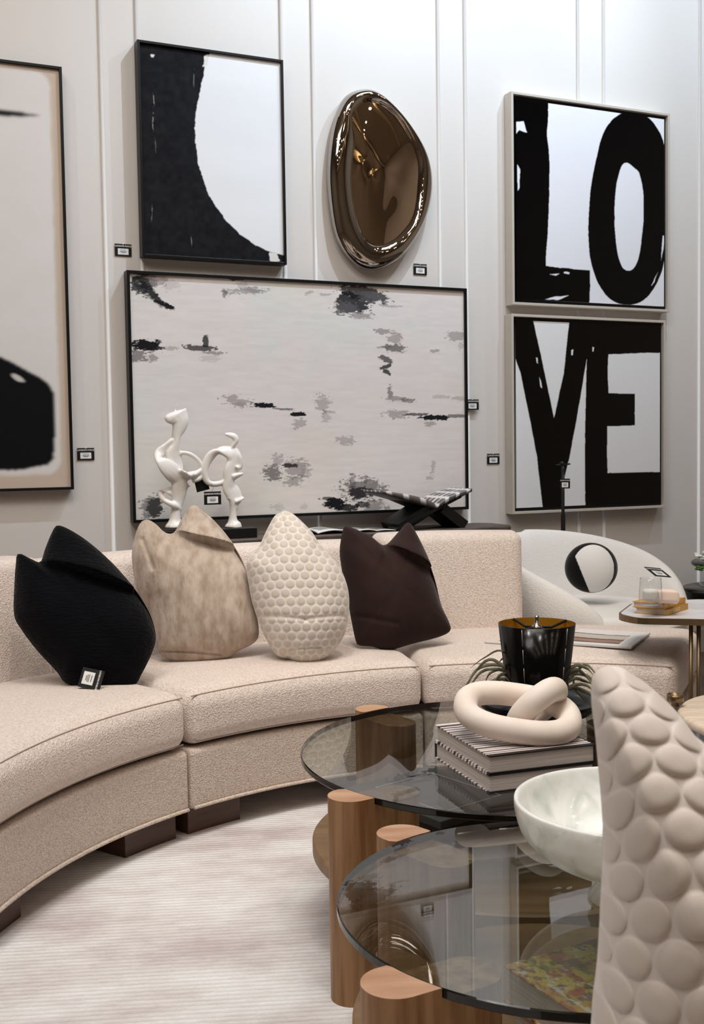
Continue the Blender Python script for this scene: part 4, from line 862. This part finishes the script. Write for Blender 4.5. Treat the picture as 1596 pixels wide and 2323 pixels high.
# books and box on the lower shelves
def art_cover(UU, VV):
    c = np.ones(UU.shape+(3,))*linarr((214, 166, 96)); n = fbm(UU*6, VV*6); n2 = fbm(UU*9+20, VV*9); n3 = fbm(UU*14+9, VV*12+4)
    c = mixc(c, linarr((226, 196, 96)), sm(.52, .56, n)); c = mixc(c, linarr((196, 110, 84)), sm(.58, .62, n2)); c = mixc(c, linarr((120, 90, 104)), sm(.6, .63, n3)*.8)
    c = mixc(c, linarr((90, 110, 80)), sm(.68, .71, fbm(UU*8+70, VV*9))*.7); c = mixc(c, linarr((232, 226, 220)), sm(.67, .70, fbm(UU*16+33, VV*20))*.9)
    l = np.abs(fbm(UU*10+5, VV*10+2, 3)-.5); c = mixc(c, linarr((40, 34, 40)), sm(.014, .006, l)*.85); l = np.abs(fbm(UU*26+5, VV*8+60, 2)-.5); c = mixc(c, linarr((70, 50, 30)), sm(.02, .01, l)*(VV < .6)*.7)
    return c
zA = .3655; pA = U(1300, 2296, zA)[:2]; pB = U(1142, 2190, zA)[:2]; pC = U(1355, 2125, zA)[:2]
e = (pB-pA)/np.linalg.norm(pB-pA); print('artbook', pA, pB, pC)
def plainc(rgb, line=None):
    def f(UU, VV):
        c = np.ones(UU.shape+(3,))*linarr(rgb)
        if line is not None: d = np.minimum(np.minimum(UU, 1-UU), np.minimum(VV, 1-VV)); c = mixc(c, linarr(line), (np.abs(d-.12) < .006).astype(float))
        return c
    return f
# left normal of A->B must point into the book: go from B corner to far corner A
vA = pA-pB; L_ = .29; aA = pB; aB = pB+vA/np.linalg.norm(vA)*L_
book('art_book', 'art book with busy yellow, orange and violet painted cover under near glass', aA, aB, .3055, .06, .22, art_cover, m_cover, spine_side='u1', spine_rgb=(120, 60, 40))
book('art_book', 'thick dark covered book under the yellow painted book on lower shelf', aA+np.array([.012, -.012]), aB+np.array([.012, -.012]), .2505, .054, .225, plainc((46, 40, 42)), m_cover, spine_side='u1')
zB = .315; k0 = U(777, 1737, zB)[:2]; k1 = U(962, 1795, zB)[:2]
vv = k1-k0; vv /= np.linalg.norm(vv)
bxx = thing('storage_box', (.2, 2.82, .2305), 'flat black box with thin pale outline on the lower shelf of back table', 'box')
c0 = np.array([-.02, 2.86]); e1 = np.array([.618, -.786]); e2 = np.array([-e1[1], e1[0]])
O = np.r_[c0, 0]; bevel(mk('box_body', boxv(O, np.r_[e1, 0], np.r_[e2, 0], EZ, (0, 0, .2305), (.356, .30, zB-.02)), BF, m_blackm, bxx, smooth=False), .002); bevel(mk('lid', boxv(O, np.r_[e1, 0], np.r_[e2, 0], EZ, (-.003, -.003, zB-.02), (.359, .303, zB)), BF, mat('box_lid', (52, 56, 58), .5), bxx, smooth=False), .002)
ls = []
for (x0, y0, x1, y1) in ((.05, .05, .31, .051), (.05, .25, .31, .251), (.05, .05, .051, .251), (.309, .05, .31, .251)): ls.append((boxv(O, np.r_[e1, 0], np.r_[e2, 0], EZ, (x0, y0, zB), (x1+.001, y1+.001, zB+.0006)), BF))
V, Fc = join(*ls); mk('outline_print', V, Fc, m_white, bxx, smooth=False)

# magazines on the right seat
def magz(label, c, ang, w, h, z, cols, th=.006):
    e1 = np.array([cos(ang), sin(ang), 0]); e2 = np.array([-sin(ang), cos(ang), 0]); nx = ny = 70; u = np.linspace(0, 1, nx); v = np.linspace(0, 1, ny); UU, VV = np.meshgrid(u, v)
    O = np.array([*c, z]); Pt = O+(UU.ravel()*w)[:, None]*e1+(VV.ravel()*h)[:, None]*e2; C = cols(UU, VV).reshape(-1, 3); n = nx*ny
    ring = list(range(nx))+[nx-1+i*nx for i in range(1, ny)]+[n-1-j for j in range(1, nx)]+[(ny-1-i)*nx for i in range(1, ny-1)]
    Fc = gridface(nx, ny).tolist()+[[ring[(i+1) % len(ring)], ring[i], n+i, n+(i+1) % len(ring)] for i in range(len(ring))]+[[n+i for i in range(len(ring))][::-1]]
    return tag(mk('magazine', np.vstack([Pt+EZ*th, Pt[ring]]), Fc, m_cover, smooth=False, col=np.vstack([C, np.ones((len(ring), 3))*linarr((190, 186, 182))])), label, 'magazine', 'magazines on the sofa seat')
def mag1(UU, VV):
    c = np.ones(UU.shape+(3,))*linarr((226, 224, 224)); s = VV+.06*np.sin(UU*3); m = ((UU < .8) & (VV > .12)).astype(float)
    band = sm(.1, .9, s); c = mixc(c, linarr((150, 110, 92)), m*((s > .15) & (s < .42))); c = mixc(c, linarr((196, 184, 172)), m*((s > .42) & (s < .7))); c = mixc(c, linarr((60, 54, 52)), m*((np.abs(s-.42) < .03) | (np.abs(s-.72) < .02) | (np.abs(s-.2) < .03))); return c
a_, b_ = U(1262, 1463, .478), U(1437, 1474, .478)
an = atan2(b_[1]-a_[1], b_[0]-a_[0]); magz('white magazine with brown landscape cover lying on the right seat', a_[:2], an-.02, np.linalg.norm((b_-a_)[:2])*.97, .33, .4805, mag1, .008)
def mag2(UU, VV): c = np.ones(UU.shape+(3,))*linarr((214, 206, 202)); return mixc(c, linarr((140, 92, 78)), ((np.abs(UU-.55) < .3) & (np.abs(VV-.5) < .22)).astype(float))
a_ = U(1098, 1460, .478); magz('thin magazine half hidden behind the black lamp shade', a_[:2], an-.02, .16, .13, .4800, mag2, .004)

# ------------------------------------------------------------------ white swivel chair with ball cushion
ch = np.array([1.07, 5.05]); wc = thing('lounge_chair', (*ch, 0), 'rounded white boucle lounge chair behind the right sofa end', 'chair')
def drum(Rx, z0, z1, r, n=72, c=ch, off=(0, 0)):
    prof = [(0.0001, z0), (Rx-r, z0)]+[(Rx-r+r*sin(a), z0+r-r*cos(a)) for a in np.linspace(.2, pi/2, 6)]+[(Rx-r+r*cos(a), z1-r+r*sin(a)) for a in np.linspace(0, pi/2, 8)]+[(.0001, z1+.012)]
    return lathe(prof, (c[0]+off[0], c[1]+off[1]), n)
V, Fc = drum(.462, .05, .39, .09); mk('base', V, Fc, m_white_b, wc)
V, Fc = drum(.455, .375, .475, .05); mk('seat_cushion', V, Fc, m_white_b, wc)
V, Fc = lathe([(0, 0), (.26, 0), (.26, .05), (0, .05)], ch, 48); mk('swivel_plinth', V, Fc, m_blackm, wc)
nph = 90; ns = 26; V = []; back = radians(125); span = radians(148)
for i in range(nph+1):
    t = -1+2*i/nph; ph = back+t*span; hgt = .44+(.36)*max(0, cos(t*pi/2*1.02))**.62*(1 if t < 0 else .97); 
    zb0 = .30; th = .075*(1-.2*t*t); Rm_ = .375-.0*t*t
    for j in range(ns):
        a = 2*pi*j/ns; s_ = abs(sin(a))**.8*(1 if sin(a) > 0 else -1); c_ = cos(a)
        hz = (hgt-zb0)/2; z = zb0+hz+hz*s_; rr = Rm_+th*c_*(1-.15*s_)+.04*(s_+1)/2
        V.append((ch[0]+rr*cos(ph), ch[1]+rr*sin(ph), z))
Fc = [[i*ns+j, (i+1)*ns+j, (i+1)*ns+(j+1) % ns, i*ns+(j+1) % ns] for i in range(nph) for j in range(ns)]+[list(range(ns)), [nph*ns+j for j in range(ns)][::-1]]
mk('shell_back', V, Fc, m_white_b, wc)
# ball cushion
bp = atY(1340, 1288, 4.98); n_ = 64; Rb_ = 57/2500*4.98
V = []; C = []
vd = (CC-bp)/np.linalg.norm(CC-bp); xr_ = np.cross((0, 0, 1), vd); xr_ /= np.linalg.norm(xr_); yr_ = np.cross(vd, xr_)
for i in range(n_*2+1):
    la = -pi/2+pi*i/(n_*2)
    for j in range(n_*4):
        lo_ = 2*pi*j/(n_*4); d = np.array([cos(la)*cos(lo_), cos(la)*sin(lo_), sin(la)]); x = d@xr_; y = d@yr_; zz = d@vd
        V.append(bp+(xr_*x*1.04+yr_*y)*Rb_+vd*zz*Rb_*.72)
        ex = (x-.14)/.80; ey = (y+.12)/.95
        inside = (x > -.42-.38*y) and (((x-.08)/.80)**2+((y+.03)/.98)**2 < .93) and zz > 0
        C.append(linarr((224, 224, 224)) if inside else linarr((14, 14, 15)))
w_ = n_*4; Fc = [[i*w_+j, i*w_+(j+1) % w_, (i+1)*w_+(j+1) % w_, (i+1)*w_+j] for i in range(n_*2) for j in range(w_)]
tag(mk('round_cushion', V, Fc, m_bub, col=np.array(C)), 'round black and white ball cushion sitting in the white chair', 'cushion')
p = atY(1491, 1298, 4.9); card('price_card', 'price tag resting on the right arm of the white chair', p, (.9, .3, -.12), (-.45, .7, .45), .085, .075)

# ------------------------------------------------------------------ marble side table with glass, stone and yellow books
zM = .62; sc_ = .58/.62
hexp = [(1384, 1400), (1402, 1383), (1440, 1372), (1700, 1366), (1800, 1392), (1780, 1424), (1440, 1412), (1396, 1410)]
hp = [U(x, y, zM)[:2] for x, y in hexp]; ctr = np.mean(hp, 0); hp = cr_spline([h*1.0 for h in hp], 1, True)
mt = thing('side_table', (1.145, 3.66, 0), 'marble topped side table with bronze rim at the right edge', 'side table')
def roundpoly(P, r, k=5):
    out = []; n = len(P)
    for i in range(n):
        a, b, c = P[i-1], P[i], P[(i+1) % n]; u = (a-b)/np.linalg.norm(a-b); v = (c-b)/np.linalg.norm(c-b); rr = min(r, np.linalg.norm(a-b)*.45, np.linalg.norm(c-b)*.45)
        p0 = b+u*rr; p1 = b+v*rr
        for t in np.linspace(0, 1, k): out.append((1-t)**2*p0+2*t*(1-t)*b+t*t*p1)
    return out
MT = [np.array(q) for q in [(.915, 3.80), (.955, 3.70), (1.30, 3.62), (1.62, 3.72), (1.62, 4.02), (1.30, 4.14), (1.03, 4.06)]]
V, Fc = prism(roundpoly(MT, .04)[::1], zM-.022, zM-.001); mk('rim', V, Fc, m_brass, mt, smooth=False)
ctr = np.mean(MT, 0); V, Fc = prism(roundpoly([ctr+(q-ctr)*.975 for q in MT], .035), zM-.003, zM); mk('marble_top', V, Fc, m_marble, mt, smooth=False)
for dx in (-.012, .014): V, Fc = lathe([(0, 0), (.007, 0), (.007, zM-.022), (0, zM-.022)], (1.152+dx, 3.70), 16); mk('pole', V, Fc, m_brass, mt)
V, Fc = prism([(1.10, 3.45), (1.42, 3.45), (1.42, 3.73), (1.135, 3.73)], 0, .01); mk('foot_plate', V, Fc, m_brass, mt, smooth=False)
def ybook(label, A, B, z0, th, w):
    r, sp, (O, e1, e2, L) = book('yellow_book', label, A, B, z0, th, w, plainc((206, 152, 52)), m_cover, spine_side='v0' if False else 'u1', spine_rgb=(200, 146, 46), ct=.0022)
    text_mesh('VERSACE', th*.85, mat('pale_gold_ink%d' % len(MATS), (240, 216, 150), .5), O+e1*(L+.0019)+e2*w*.42+EZ*(z0+th*.5), e2, EZ, sp, bold=.0003)
    return r
f0 = U(1447, 1402, zM); f1 = U(1508, 1408, zM)
ya = U(1440, 1396, zM)[:2]; yb = U(1510, 1403, zM)[:2]; 
d_ = yb-ya; Ly = .115; d_ = np.array([cos(radians(-38)), sin(radians(-38))]); ya = ya+np.array([.012, .05])
ybook('yellow spined book lying flat on marble, lower of two', ya, ya+d_*Ly, zM+.0005, .020, .19)
ybook('yellow spined book on top, carrying the drinking glass', ya+np.array([-.008, .004]), ya+np.array([-.008, .004])+d_*Ly, zM+.021, .020, .19)
zz = zM+.0415; gp = U(1475, 1372, zz); Rg = 27/2500*gp[1]
dg_ = thing('drinking_glass', (gp[0], gp[1], zz), 'clear stemless drinking glass standing on the yellow books', 'glass')
H_ = 62/2500*gp[1]
V, Fc = lathe([(0, zz), (Rg*.75, zz), (Rg*.98, zz+H_*.08), (Rg, zz+H_*.25), (Rg*.9, zz+H_*.85), (Rg*.88, zz+H_), (Rg*.84, zz+H_), (Rg*.86, zz+H_*.85), (Rg*.95, zz+H_*.25), (Rg*.9, zz+H_*.14), (0, zz+H_*.12)], gp, 48); mk('vessel', V, Fc, m_clear, dg_)
V, Fc = rbox(Rg*.6, Rg*.6, H_*.22, Rg*.3, (1, 1, 1)); tag(mk('frosted_ball', V+np.array([gp[0], gp[1], zz+H_*.36]), Fc, mat('frosted_white', (226, 222, 220), .5, subs=.1)), 'frosted white candle lump inside the drinking glass', 'candle')
sp_ = U(1518, 1368, zz); V, Fc = rbox(.040, .032, .0235, .016, (2, 2, 1)); V = V+.002*np.sin(V[:, [1, 2, 0]]*160); tag(mk('stone_block', V+np.array([gp[0]+.062, gp[1]+.035, zz+.0240]), Fc, m_soap), 'pale pink stone block beside the glass on yellow books', 'ornament')

# cream round low table with brass pot
ct_ = np.array([1.31, 3.22]); crt = thing('round_table', (*ct_, 0), 'low round cream stone table at the right edge behind bubble cushion', 'side table')
V, Fc = lathe([(0, .362), (.33, .362), (.342, .372), (.342, .390), (.334, .400), (0, .400)], ct_, 96); mk('tabletop', V, Fc, m_cream, crt)
V, Fc = lathe([(0, 0), (.2, 0), (.17, .1), (.15, .362), (0, .362)], ct_, 64); mk('pedestal', V, Fc, m_cream, crt)
bq = U(1531, 1602, .40); V, Fc = lathe([(0, .4005), (.012, .4005), (.010, .412), (.025, .416), (.026, .437), (.022, .438), (.02, .43), (0, .429)], bq, 40); tag(mk('brass_holder', V, Fc, m_brass), 'small brass candle holder on the cream round table', 'candle holder')
# black nesting tables with flowers
for (lab, c_, Rr, zt_, h_) in (('black round drum table, lower of the pair at right edge', (1.93, 5.30), .33, .505, .055), ('black round disc table, higher one behind at right edge', (2.26, 5.98), .40, .56, .02)):
    r = thing('black_table', (*c_, 0), lab, 'side table')
    V, Fc = lathe([(0, zt_-h_), (Rr-.006, zt_-h_), (Rr, zt_-h_+.006), (Rr, zt_-.006), (Rr-.006, zt_), (0, zt_)], c_, 96); mk('tabletop', V, Fc, m_black, r)
    V, Fc = lathe([(0, 0), (Rr*.5, 0), (Rr*.5, .012), (.03, .02), (.03, zt_-h_), (0, zt_-h_)], c_, 48); mk('pedestal', V, Fc, m_blackm, r)
fv = atY(1634, 1305, 5.8); vs = thing('flower_vase', (fv[0], fv[1], .5605), 'small vase of white flowers on the black table at right edge', 'vase')
V, Fc = lathe([(0, .5605), (.03, .5605), (.04, .585), (.025, .61), (.028, .62), (.024, .62), (.02, .61), (.035, .585), (0, .565)], fv, 32); mk('vase_body', V, Fc, m_clear, vs)
for i, (x, y) in enumerate(((1583, 1262), (1594, 1268), (1604, 1256), (1588, 1290), (1612, 1275))):
    q = atY(x, y, 5.8); V, Fc = sweep(cr_spline([np.array([fv[0], fv[1], .60]), (np.array([fv[0], fv[1], .60])+q)/2+np.array([0, 0, .02]), q], 5), .0018, n=6); mk('stem', V, Fc, m_green, vs)
    rr_ = random.Random(i); pp = []
    for k in range(7): v_, f_ = rbox(.011, .009, .006, .0055, (1, 1, 1), 3); pp.append((v_+q+np.array([rr_.uniform(-.016, .016), rr_.uniform(-.012, .012), rr_.uniform(-.008, .012)]), f_))
    V, Fc = join(*pp); mk('bloom' if i != 3 else 'leaf_tuft', V, Fc, m_petal if i != 3 else m_green, vs)
print('done', len(bpy.data.objects))
